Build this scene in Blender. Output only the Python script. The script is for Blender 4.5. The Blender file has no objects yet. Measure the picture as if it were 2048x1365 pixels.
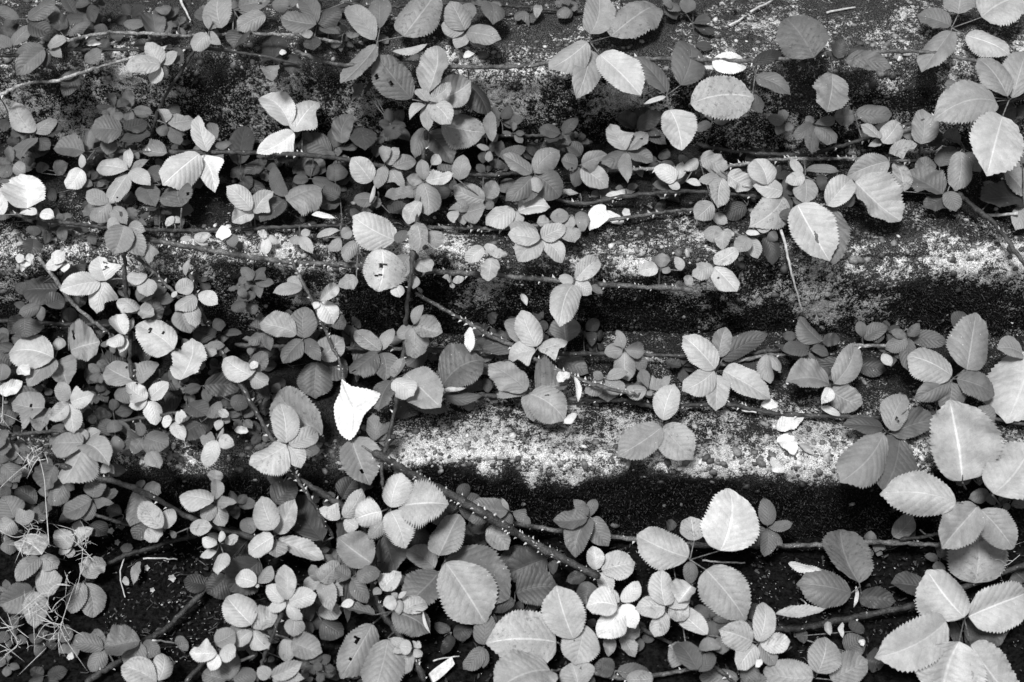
import bpy, bmesh, math, random
import numpy as np
from mathutils import Vector, noise as mnoise

random.seed(7); RNG = np.random.default_rng(11)
SC = bpy.context.scene
COL = SC.collection
R = math.radians

# ------------------------------------------------------------------ camera
W, H, F = 2048.0, 1365.0, 3200.0
PITCH, ROLL = R(44.0), R(0.35)
RISE, TREAD = 0.165, 0.26
f0 = np.array([0, math.cos(PITCH), -math.sin(PITCH)])
up0 = np.array([0, math.sin(PITCH), math.cos(PITCH)])
rt0 = np.array([1.0, 0, 0])
rt = rt0*math.cos(ROLL) + up0*math.sin(ROLL)
up = up0*math.cos(ROLL) - rt0*math.sin(ROLL)
CAM = np.array([0, TREAD, 1.5*RISE]) - 2.4*f0 - 0.07*up0
cd = bpy.data.cameras.new('camera'); cam = bpy.data.objects.new('camera', cd); COL.objects.link(cam)
from mathutils import Matrix
cam.matrix_world = Matrix(((rt[0], up[0], -f0[0], CAM[0]), (rt[1], up[1], -f0[1], CAM[1]),
                           (rt[2], up[2], -f0[2], CAM[2]), (0, 0, 0, 1)))
cd.sensor_fit = 'HORIZONTAL'; cd.sensor_width = 36.0; cd.lens = 36.0*F/W
cd.dof.use_dof = True; cd.dof.focus_distance = 2.36; cd.dof.aperture_fstop = 4.0
cd.clip_start = 0.05; cd.clip_end = 200
SC.camera = cam

# ------------------------------------------------------------------ sky, sun, exposure
SUN_EL, SUN_AZ = R(64), R(205)      # soft sun through thin cloud, high behind the camera
wd = bpy.data.worlds.new('World'); SC.world = wd; wd.use_nodes = True
nt = wd.node_tree; nt.nodes.clear()
sky = nt.nodes.new('ShaderNodeTexSky'); sky.sky_type = 'NISHITA'; sky.sun_disc = False
sky.sun_elevation = SUN_EL; sky.sun_rotation = SUN_AZ
bw = nt.nodes.new('ShaderNodeRGBToBW'); bg = nt.nodes.new('ShaderNodeBackground'); wo = nt.nodes.new('ShaderNodeOutputWorld')
bg.inputs['Strength'].default_value = 0.085
nt.links.new(sky.outputs[0], bw.inputs[0]); nt.links.new(bw.outputs[0], bg.inputs['Color']); nt.links.new(bg.outputs[0], wo.inputs[0])
sd = bpy.data.lights.new('sun', 'SUN'); sd.energy = 2.7; sd.angle = R(12)
so = bpy.data.objects.new('sun', sd); COL.objects.link(so)
sdir = Vector((math.sin(SUN_AZ)*math.cos(SUN_EL), math.cos(SUN_AZ)*math.cos(SUN_EL), math.sin(SUN_EL)))
so.rotation_euler = sdir.to_track_quat('Z', 'Y').to_euler()
SC.view_settings.view_transform = 'Standard'; SC.view_settings.look = 'None'
SC.view_settings.exposure = 1.0; SC.view_settings.gamma = 1.0
SC.cycles.max_bounces = 6; SC.cycles.diffuse_bounces = 3

# ------------------------------------------------------------------ helpers
def ray(px, py):
    d = f0[None]*1.0 + np.outer((np.atleast_1d(px)-W/2)/F, rt) + np.outer((H/2-np.atleast_1d(py))/F, up)
    return d/np.linalg.norm(d, axis=1)[:, None]
def surf(px, py):
    """distance along each pixel ray to the bare stair profile"""
    d = ray(px, py); s = np.full(len(d), 9.0)
    def tryp(sv, ok):
        m = ok & (sv > 0) & (sv < s); s[m] = sv[m]
    sv = -CAM[2]/d[:, 2]; y = CAM[1]+sv*d[:, 1]; tryp(sv, y <= 0)
    for k in range(4):
        sv = (k*TREAD-CAM[1])/d[:, 1]; z = CAM[2]+sv*d[:, 2]; tryp(sv, (z >= k*RISE-1e-6) & (z <= (k+1)*RISE))
        sv = ((k+1)*RISE-CAM[2])/d[:, 2]; y = CAM[1]+sv*d[:, 1]; tryp(sv, (y >= k*TREAD) & ((y <= (k+1)*TREAD) | (k == 3)))
    return s
def proj(P):
    v = P-CAM; z = v@f0
    return W/2+F*(v@rt)/z, H/2-F*(v@up)/z
def at(px, py, lift):
    return CAM + ray(px, py)[0]*(surf(px, py)[0]-lift)
def link(name, me, mat=None, parent=None, loc=None):
    o = bpy.data.objects.new(name, me); COL.objects.link(o)
    if mat is not None and me is not None: me.materials.append(mat)
    if parent is not None: o.parent = parent
    if loc is not None: o.location = loc
    return o
def tag(o, label=None, cat=None, group=None, kind=None):
    if label: o['label'] = label
    if cat: o['category'] = cat
    if group: o['group'] = group
    if kind: o['kind'] = kind
    return o
def mesh(name, v, f, smooth=True, uv=None):
    me = bpy.data.meshes.new(name)
    me.from_pydata([tuple(p) for p in v], [], f)
    if smooth: me.polygons.foreach_set('use_smooth', np.ones(len(me.polygons), bool))
    if uv is not None:
        l = me.uv_layers.new(name='UVMap'); idx = np.empty(len(me.loops), int); me.loops.foreach_get('vertex_index', idx)
        l.data.foreach_set('uv', np.asarray(uv)[idx].ravel())
    me.update(); return me
def tube(P, rad, n=6):
    """verts, faces of a tapered tube along the points P"""
    P = np.asarray(P, float); m = len(P); rad = np.broadcast_to(rad, (m,))
    T = np.gradient(P, axis=0); T /= np.linalg.norm(T, axis=1)[:, None]+1e-12
    a = np.cross(T, np.array([0.13, -0.6, 0.79])); a /= np.linalg.norm(a, axis=1)[:, None]+1e-9
    b = np.cross(T, a); ang = np.arange(n)*2*math.pi/n
    V = P[:, None]+rad[:, None, None]*(a[:, None]*np.cos(ang)[None, :, None]+b[:, None]*np.sin(ang)[None, :, None])
    V = V.reshape(-1, 3); Fs = []
    for i in range(m-1):
        for j in range(n):
            k = (j+1) % n; Fs.append((i*n+j, i*n+k, (i+1)*n+k, (i+1)*n+j))
    Fs.append(tuple(range(n-1, -1, -1))); Fs.append(tuple((m-1)*n+j for j in range(n)))
    return V, Fs
class MB:
    def __init__(s): s.v = []; s.f = []; s.n = 0
    def add(s, v, f):
        s.v.append(np.asarray(v, float)); s.f += [tuple(i+s.n for i in q) for q in f]; s.n += len(v)
    def mesh(s, name, off=None, smooth=True):
        v = np.concatenate(s.v)
        if off is not None: v = v-np.asarray(off)
        return mesh(name, v, s.f, smooth)
def spline(P, step):
    """dense Catmull-Rom samples through P (any dimension)"""
    P = np.asarray(P, float)
    if len(P) == 2: P = np.array([P[0], P.mean(0), P[1]])
    Q = np.concatenate([[2*P[0]-P[1]], P, [2*P[-1]-P[-2]]]); out = []
    for i in range(len(P)-1):
        a, b, c, d = Q[i:i+4]; n = max(2, int(np.linalg.norm((c-b)[:2])/step))
        t = np.linspace(0, 1, n, endpoint=False)[:, None]
        out.append(.5*(2*b+(c-a)*t+(2*a-5*b+4*c-d)*t**2+(3*b-a-3*c+d)*t**3))
    return np.concatenate(out+[P[-1:]])

# ------------------------------------------------------------------ materials
class NT:
    def __init__(s, name):
        s.m = bpy.data.materials.new(name); s.m.use_nodes = True; s.t = s.m.node_tree; s.t.nodes.clear()
        s.out = s.n('ShaderNodeOutputMaterial')
    def n(s, kind, **kw):
        o = s.t.nodes.new(kind)
        for k, v in kw.items(): setattr(o, k, v)
        return o
    def l(s, a, b): s.t.links.new(a, b)
    def val(s, sock, v):
        if isinstance(v, (int, float)): sock.default_value = v
        elif v is not None: s.l(v, sock)
    def math(s, op, a, b=None, c=None):
        o = s.n('ShaderNodeMath', operation=op)
        s.val(o.inputs[0], a); s.val(o.inputs[1], b); s.val(o.inputs[2], c)
        return o.outputs[0]
    def noise(s, vec, scale, detail=4, rough=.6):
        o = s.n('ShaderNodeTexNoise'); o.inputs['Scale'].default_value = scale; o.inputs['Detail'].default_value = detail; o.inputs['Roughness'].default_value = rough
        if vec is not None: s.l(vec, o.inputs['Vector'])
        return o.outputs[0]
    def voro(s, vec, scale, feature='F1', out='Distance'):
        o = s.n('ShaderNodeTexVoronoi', feature=feature); o.inputs['Scale'].default_value = scale
        if vec is not None: s.l(vec, o.inputs['Vector'])
        return o.outputs[out]
    def ramp(s, x, lo, hi, a=0.0, b=1.0):
        o = s.n('ShaderNodeMapRange', interpolation_type='SMOOTHSTEP')
        s.val(o.inputs[0], x); s.val(o.inputs[1], lo); s.val(o.inputs[2], hi); s.val(o.inputs[3], a); s.val(o.inputs[4], b)
        return o.outputs[0]
    def mix(s, t, a, b): return s.math('ADD', s.math('MULTIPLY', b, t), s.math('MULTIPLY', a, s.math('SUBTRACT', 1.0, t)))
    def grey(s, x):
        o = s.n('ShaderNodeCombineColor')
        for i in range(3): s.val(o.inputs[i], x)
        return o.outputs[0]
    def bump(s, h, strength, dist):
        o = s.n('ShaderNodeBump'); o.inputs['Strength'].default_value = strength; o.inputs['Distance'].default_value = dist; s.l(h, o.inputs['Height']); return o.outputs[0]
    def bsdf(s, col, rough=.7, spec=.3, normal=None, transl=0.0):
        p = s.n('ShaderNodeBsdfPrincipled'); c = s.grey(col); s.l(c, p.inputs['Base Color'])
        s.val(p.inputs['Roughness'], rough); p.inputs['Specular IOR Level'].default_value = spec
        if normal is not None: s.l(normal, p.inputs['Normal'])
        o = p.outputs[0]
        if transl:
            t = s.n('ShaderNodeBsdfTranslucent'); s.l(c, t.inputs[0]); x = s.n('ShaderNodeMixShader'); x.inputs[0].default_value = transl
            s.l(o, x.inputs[1]); s.l(t.outputs[0], x.inputs[2]); o = x.outputs[0]
        s.l(o, s.out.inputs[0]); return s.m

def leaf_material():
    g = NT('bramble_leaf'); oi = g.n('ShaderNodeObjectInfo'); uv = g.n('ShaderNodeUVMap'); tc = g.n('ShaderNodeTexCoord')
    sep = g.n('ShaderNodeSeparateXYZ'); g.l(uv.outputs[0], sep.inputs[0]); sc = g.n('ShaderNodeSeparateColor'); g.l(oi.outputs['Color'], sc.inputs[0])
    tone, fade, blot = sc.outputs[0], sc.outputs[1], sc.outputs[2]
    u = g.math('ABSOLUTE', g.math('SUBTRACT', g.math('MULTIPLY', sep.outputs[0], 2.0), 1.0)); v = sep.outputs[1]
    nz = g.noise(tc.outputs['Object'], 90, 3); wob = g.math('MULTIPLY', g.math('SUBTRACT', nz, .5), .05)
    q = g.math('ADD', g.math('SUBTRACT', v, g.math('MULTIPLY', u, .30)), wob)
    ph = g.math('FRACT', g.math('MULTIPLY', q, 8.0)); d = g.math('ABSOLUTE', g.math('SUBTRACT', ph, .5))   # .5 on the vein
    lat = g.ramp(d, .43, .5); mid = g.ramp(u, .06, .015)
    vein = g.math('MAXIMUM', g.math('MULTIPLY', lat, .22), mid)
    mott = g.noise(tc.outputs['Object'], 45, 5, .65); fine = g.noise(tc.outputs['Object'], 700, 2, .7)
    m1 = g.ramp(mott, .3, .72, .82, 1.15); m2 = g.ramp(fine, .25, .75, .90, 1.1)
    c = g.math('MULTIPLY', g.math('MULTIPLY', tone, m1), m2)
    c = g.math('MULTIPLY', c, g.math('ADD', 1.0, g.math('MULTIPLY', g.math('MULTIPLY', vein, .55), g.ramp(oi.outputs['Random'], 0, 1, .35, 1.0))))
    # blotches and scattered pale specks that belong to the leaf
    bl = g.math('MULTIPLY', g.ramp(g.noise(tc.outputs['Object'], 140, 4, .75), .56, .64), blot); c = g.mix(g.math('MULTIPLY', bl, .6), c, g.math('MULTIPLY', c, .35))
    sp = g.ramp(g.voro(tc.outputs['Object'], 130), .10, .05); spm = g.ramp(g.noise(tc.outputs['Object'], 22, 2), .55, .62)
    c = g.mix(g.math('MULTIPLY', g.math('MULTIPLY', sp, spm), .8), c, .62)
    hgt = g.math('ADD', g.math('MULTIPLY', g.math('SINE', g.math('MULTIPLY', ph, math.pi)), .0005), g.math('MULTIPLY', g.math('SUBTRACT', 1.0, mid), .0005))
    hgt = g.math('ADD', hgt, g.math('MULTIPLY', fine, .0003))
    o = g.n('ShaderNodeBump'); o.inputs['Strength'].default_value = .8; o.inputs['Distance'].default_value = 1.0; g.l(hgt, o.inputs['Height'])
    return g.bsdf(c, .52, .35, o.outputs[0], .12)
def plain(name, lo, hi, scale, rough=.7, bump=.3, dist=.001, spec=.25):
    g = NT(name); tc = g.n('ShaderNodeTexCoord'); n = g.noise(tc.outputs['Object'], scale, 5, .7)
    return g.bsdf(g.ramp(n, .3, .7, lo, hi), rough, spec, g.bump(n, bump, dist))
def concrete_material():
    g = NT('mossy_exposed_aggregate'); tc = g.n('ShaderNodeTexCoord'); P = tc.outputs['Object']
    at_ = g.n('ShaderNodeAttribute', attribute_name='moss'); moss = at_.outputs['Fac']
    at2 = g.n('ShaderNodeAttribute', attribute_name='bare'); bare = at2.outputs['Fac']
    big = g.noise(P, 11, 5, .65); hi = g.noise(P, 330, 3, .8); md = g.noise(P, 95, 4, .75); tiny = g.noise(P, 800, 2, .6)
    x = g.math('ADD', g.math('MULTIPLY', hi, .48), g.math('MULTIPLY', md, .52)); x = g.math('ADD', x, g.math('MULTIPLY', g.math('SUBTRACT', big, .5), .60))
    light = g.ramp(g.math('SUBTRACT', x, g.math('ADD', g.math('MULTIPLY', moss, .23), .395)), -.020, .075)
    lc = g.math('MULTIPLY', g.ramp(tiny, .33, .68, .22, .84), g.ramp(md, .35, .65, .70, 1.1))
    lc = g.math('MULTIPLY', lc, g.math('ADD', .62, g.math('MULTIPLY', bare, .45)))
    dk = g.math('ADD', g.math('MULTIPLY', g.ramp(hi, .40, .75, .001, .040), g.ramp(moss, 1.1, .5, .45, 1.0)), g.math('MULTIPLY', g.math('MULTIPLY', bare, .09), g.ramp(tiny, .4, .65)))
    # quartz grains showing through
    gr = g.math('MULTIPLY', g.ramp(g.voro(P, 330), .34, .18), g.ramp(g.noise(P, 40, 4, .75), .40, .58)); gr = g.math('MULTIPLY', gr, g.ramp(moss, .95, .4))
    dk = g.mix(gr, dk, g.ramp(tiny, .4, .6, .14, .6))
    c = g.mix(light, dk, lc)
    h = g.math('ADD', g.math('MULTIPLY', hi, .6), g.math('MULTIPLY', tiny, .4)); h = g.math('ADD', h, g.math('MULTIPLY', md, .6))
    return g.bsdf(c, .95, .03, g.bump(h, 1.0, .006))
def pebble_material():
    g = NT('worn_pebble'); tc = g.n('ShaderNodeTexCoord'); P = tc.outputs['Object']; a = g.n('ShaderNodeAttribute', attribute_name='tone')
    n = g.noise(P, 300, 4, .7)
    return g.bsdf(g.math('MULTIPLY', a.outputs['Fac'], g.ramp(n, .3, .7, .6, 1.35)), .6, .3, g.bump(n, .4, .001))
def cane_material():
    g = NT('bramble_cane_bark'); oi = g.n('ShaderNodeObjectInfo'); sc = g.n('ShaderNodeSeparateColor'); g.l(oi.outputs['Color'], sc.inputs[0]); tc = g.n('ShaderNodeTexCoord')
    n = g.noise(tc.outputs['Object'], 60, 4, .65); f = g.noise(tc.outputs['Object'], 420, 3, .7)
    c = g.math('MULTIPLY', g.math('MULTIPLY', sc.outputs[0], g.ramp(n, .3, .7, .4, 1.8)), g.ramp(f, .35, .65, .55, 1.6))
    return g.bsdf(c, .6, .3, g.bump(f, .8, .0015))
LEAF = leaf_material(); CONC = concrete_material(); PEB = pebble_material(); CANE = cane_material()
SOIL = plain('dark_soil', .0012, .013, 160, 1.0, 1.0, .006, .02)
PRICK = plain('pale_prickle', .35, .55, 200); STRAW = plain('dry_straw', .26, .52, 150); WOOD = plain('weathered_wood', .35, .62, 220, .8, .6)
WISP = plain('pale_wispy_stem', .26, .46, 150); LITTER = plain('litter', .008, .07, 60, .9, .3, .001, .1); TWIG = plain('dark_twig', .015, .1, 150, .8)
LITTER2 = plain('pale_litter', .12, .42, 60, .85)
DRY = plain('bleached_dead_leaf', .62, .86, 80, .75, .5, .001)
# ------------------------------------------------------------------ ground and steps
def lattice(x, y, sx, sy, seed):
    """smooth value noise in -1..1 on arrays"""
    r = np.random.default_rng(seed); G = r.uniform(-1, 1, (256, 256))
    a = x*sx; b = y*sy; i = np.floor(a).astype(int); j = np.floor(b).astype(int); u = a-i; v = b-j
    u = u*u*(3-2*u); v = v*v*(3-2*v)
    g = lambda p, q: G[p % 256, q % 256]
    return (g(i, j)*(1-u)+g(i+1, j)*u)*(1-v)+(g(i, j+1)*(1-u)+g(i+1, j+1)*u)*v
def attr(me, name, vals):
    a = me.attributes.new(name, 'FLOAT', 'POINT'); a.data.foreach_set('value', np.asarray(vals, np.float32))

gx = np.concatenate([[-60, -20, -6, -2.5], np.linspace(-1.3, 1.3, 140), [2.5, 6, 20, 60]])
gy = np.concatenate([[-60, -20, -6, -2.5, -1.4], np.linspace(-.75, .02, 70)])
X, Y = np.meshgrid(gx, gy); near = (np.abs(X) < 1.4) & (Y > -.8)
Z = np.where(near, .010*lattice(X, Y, 9, 9, 3)+.006*lattice(X, Y, 40, 40, 4)-.004, -.01)
nx = len(gx); idx = lambda i, j: j*nx+i
fs = [(idx(i, j), idx(i+1, j), idx(i+1, j+1), idx(i, j+1)) for j in range(len(gy)-1) for i in range(nx-1)]
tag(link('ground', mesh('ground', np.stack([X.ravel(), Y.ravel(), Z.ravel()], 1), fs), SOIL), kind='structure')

STEPS = []
ico = bmesh.new(); bmesh.ops.create_icosphere(ico, subdivisions=1, radius=1.0)
ICV = np.array([v.co[:] for v in ico.verts]); ICF = [tuple(v.index for v in f.verts) for f in ico.faces]; ico.free()
STEP_LABELS = ['lowest concrete step with bright pebbly edge above a black mossy face',
               'middle concrete step with patchy lichen and thick spiny cane across its face',
               'upper concrete step with speckled grey face under the longest cane',
               'topmost concrete step cut off by the top edge of the photo']
def make_step(k):
    y0, z1, z0 = k*TREAD, (k+1)*RISE, k*RISE-.03
    depth = TREAD+.03 if k < 3 else 1.6
    rr = [.020, .024, .028, .03][k]
    prof = [(y0, z) for z in np.linspace(z0, z1-rr, 34)]                          # face
    prof += [(y0+rr-rr*math.cos(a), z1-rr+rr*math.sin(a)) for a in np.linspace(0, math.pi/2, 10)[1:]]
    prof += [(y, z1) for y in np.linspace(y0+rr, y0+.28, 44)[1:]]
    if depth > .3: prof += [(y, z1) for y in (y0+.6, y0+1.0, y0+depth)]
    else: prof[-1] = (y0+depth, z1)
    prof = np.array(prof); m = len(prof)
    T = np.gradient(prof, axis=0); N = np.stack([-T[:, 1], T[:, 0]], 1); N /= np.linalg.norm(N, axis=1)[:, None]+1e-9
    arc = np.concatenate([[0], np.cumsum(np.linalg.norm(np.diff(prof, axis=0), axis=1))])
    xs = np.linspace(-1.15, 1.15, 560); n = len(xs)
    A, XX = np.meshgrid(arc, xs, indexing='ij'); sd = 20+k*7
    AS = A+.020*lattice(XX, A, 11, 14, sd+8)+.012*lattice(XX, A, 34, 30, sd+9)      # ragged limits of moss and wear
    top = RISE+.03-rr
    face = np.clip((top-AS)/(RISE-rr), 0, 1); edge = np.exp(-((AS-(top+.9*rr))/.026)**2)
    D = .0045*lattice(XX, A, 7, 9, sd)+.0030*lattice(XX, A, 38, 38, sd+1)+.0018*lattice(XX, A, 140, 140, sd+2)
    # the arris is worn and chipped: the edge drops away here and there
    e0 = np.exp(-((arc-(top+.6*rr))/.02)**2)
    chip = np.clip(lattice(XX, A*0, 9, 1, sd+3)-.05, 0, 1)*.018+np.clip(lattice(XX, A, 28, 28, sd+10)-.15, 0, 1)*.016+np.clip(lattice(XX, A, 70, 70, sd+11), 0, 1)*.006
    D -= e0[:, None]*chip
    V = np.stack([XX, prof[:, 0][:, None]+N[:, 0][:, None]*D, prof[:, 1][:, None]+N[:, 1][:, None]*D], -1).reshape(-1, 3)
    ix = lambda i, j: i*n+j
    fs = [(ix(i, j), ix(i, j+1), ix(i+1, j+1), ix(i+1, j)) for i in range(m-1) for j in range(n-1)]
    # closed block: bottom corner rows and ends
    b0 = len(V); back = prof[-1, 0]
    V = np.concatenate([V, [(xs[0], back, z0), (xs[-1], back, z0)]])
    fs += [(ix(0, 0), b0, b0+1, ix(0, n-1)), (ix(m-1, 0), ix(m-1, n-1), b0+1, b0)]
    fs += [tuple([ix(i, 0) for i in range(m)]+[b0]), tuple([b0+1]+[ix(i, n-1) for i in range(m-1, -1, -1)])]
    me = mesh('concrete_step', V, fs)
    lf = lattice(XX, A, 5, 8, sd+4)*.45+lattice(XX, A, 13, 18, sd+5)*.35+lattice(XX, A, 30, 36, sd+6)*.35
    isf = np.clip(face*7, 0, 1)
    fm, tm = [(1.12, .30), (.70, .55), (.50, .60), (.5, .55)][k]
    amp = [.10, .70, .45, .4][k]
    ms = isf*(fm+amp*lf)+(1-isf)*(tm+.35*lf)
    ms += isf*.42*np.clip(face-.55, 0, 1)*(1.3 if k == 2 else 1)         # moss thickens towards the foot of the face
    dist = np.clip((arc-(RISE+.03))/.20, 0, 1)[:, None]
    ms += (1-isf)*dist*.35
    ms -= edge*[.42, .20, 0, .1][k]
    XP = XX*1333+1024                                                              # where lichen has kept clear of the edge
    if k == 0: ms += .75*np.clip((800-XP)/90, 0, 1)+.12*np.clip((XP-1600)/150, 0, 1)
    if k == 1: ms += .20*np.clip((XP-250)/150, 0, 1)*np.clip((1500-XP)/300, 0, 1)-.06
    if k == 1: ms += edge*(.42*lattice(XX, A, 8, 12, 91)+.25*lattice(XX, A, 24, 24, 92)+.08)
    if k == 0: ms += edge*.20*lattice(XX, A, 14, 14, 93)
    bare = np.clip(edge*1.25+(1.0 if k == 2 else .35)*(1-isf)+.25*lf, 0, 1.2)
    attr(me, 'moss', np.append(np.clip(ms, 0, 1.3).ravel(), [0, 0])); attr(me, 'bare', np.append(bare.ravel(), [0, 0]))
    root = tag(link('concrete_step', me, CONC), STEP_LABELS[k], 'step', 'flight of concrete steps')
    STEPS.append(root)
    # rounded pebbles standing proud of the cement, thickest along the worn edge
    r = np.random.default_rng(60+k); cnt = [1500, 1000, 700, 200][k]; mb = MB(); tone = []
    amin, amax = .02, RISE+.03+(.17 if k < 3 else .12)
    made = 0
    while made < cnt:
        a = r.uniform(amin, amax); x = r.uniform(-1.0, 1.0)
        e = math.exp(-((a-(RISE+.035))/.035)**2); f = 1.0 if a < RISE else 0.0
        keep = e*1.0+(1-f)*.08+f*[.02, .12, .12, .1][k]
        if r.uniform() > keep: continue
        i = min(int(np.searchsorted(arc, a)), m-1); j = int((x+1.15)/2.3*(n-1))
        p = V[i*n+j]; nn = np.array([0, N[i, 0], N[i, 1]]); s = r.choice([.0022, .0032, .0045, .0065], p=[.38, .34, .21, .07])*r.uniform(.8, 1.2)
        q = ICV*np.array([s*r.uniform(.9, 1.5), s*r.uniform(.7, 1.1), s*r.uniform(.5, .8)])*r.uniform(.72, 1.22, (len(ICV), 1))
        th = r.uniform(0, 6.28); c_, s_ = math.cos(th), math.sin(th); q = np.stack([q[:, 0]*c_-q[:, 1]*s_, q[:, 0]*s_+q[:, 1]*c_, q[:, 2]], 1)
        tx = np.array([1.0, 0, 0]); ty = np.cross(nn, tx)
        mb.add(p+nn*s*.10+q[:, :1]*tx+q[:, 1:2]*ty+q[:, 2:]*nn, ICF)
        tone += [(.45 if f else 1)*r.choice([.05, .1, .17, .28, .45], p=[.28, .30, .24, .12, .06])]*len(ICV); made += 1
    pm = mb.mesh('pebbles'); attr(pm, 'tone', tone)
    tag(link('pebbles', pm, PEB, root), kind='stuff')
MOSS = plain('dark_moss', .006, .05, 70, .9, .3, .001, .1)
def moss(k, cnt):
    """tiny upright shoots of moss felted over the face of a step"""
    root = STEPS[k]; me = root.data; n = len(me.vertices); co = np.empty(n*3); me.vertices.foreach_get('co', co); co = co.reshape(-1, 3)
    ms = np.empty(n, np.float32); me.attributes['moss'].data.foreach_get('value', ms)
    ok = np.where((ms > .80) & (co[:, 2] < (k+1)*RISE-.012) & (co[:, 2] > k*RISE-.005) & (np.abs(co[:, 0]) < .95))[0]
    r = np.random.default_rng(300+k); pk = co[r.choice(ok, cnt)]+r.normal(0, .0016, (cnt, 3))*np.array([1, .2, 1])
    d = np.stack([r.normal(0, .5, cnt), -np.ones(cnt), r.normal(.45, .4, cnt)], 1); d /= np.linalg.norm(d, axis=1)[:, None]
    sdv = np.cross(d, r.normal(0, 1, (cnt, 3))); sdv /= np.linalg.norm(sdv, axis=1)[:, None]; L = r.uniform(.002, .006, (cnt, 1)); w = .00045
    V = np.stack([pk-sdv*w, pk+sdv*w, pk+d*L*.6+sdv*w*1.2, pk+d*L, pk+d*L*.6-sdv*w*1.2], 1).reshape(-1, 3)
    tag(link('moss', mesh('moss', V, [(i*5, i*5+1, i*5+2, i*5+3, i*5+4) for i in range(cnt)], False), MOSS, root), kind='stuff')
for k in range(4): make_step(k)
for k, c_ in ((0, 26000), (1, 16000), (2, 6000)): moss(k, c_)
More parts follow.
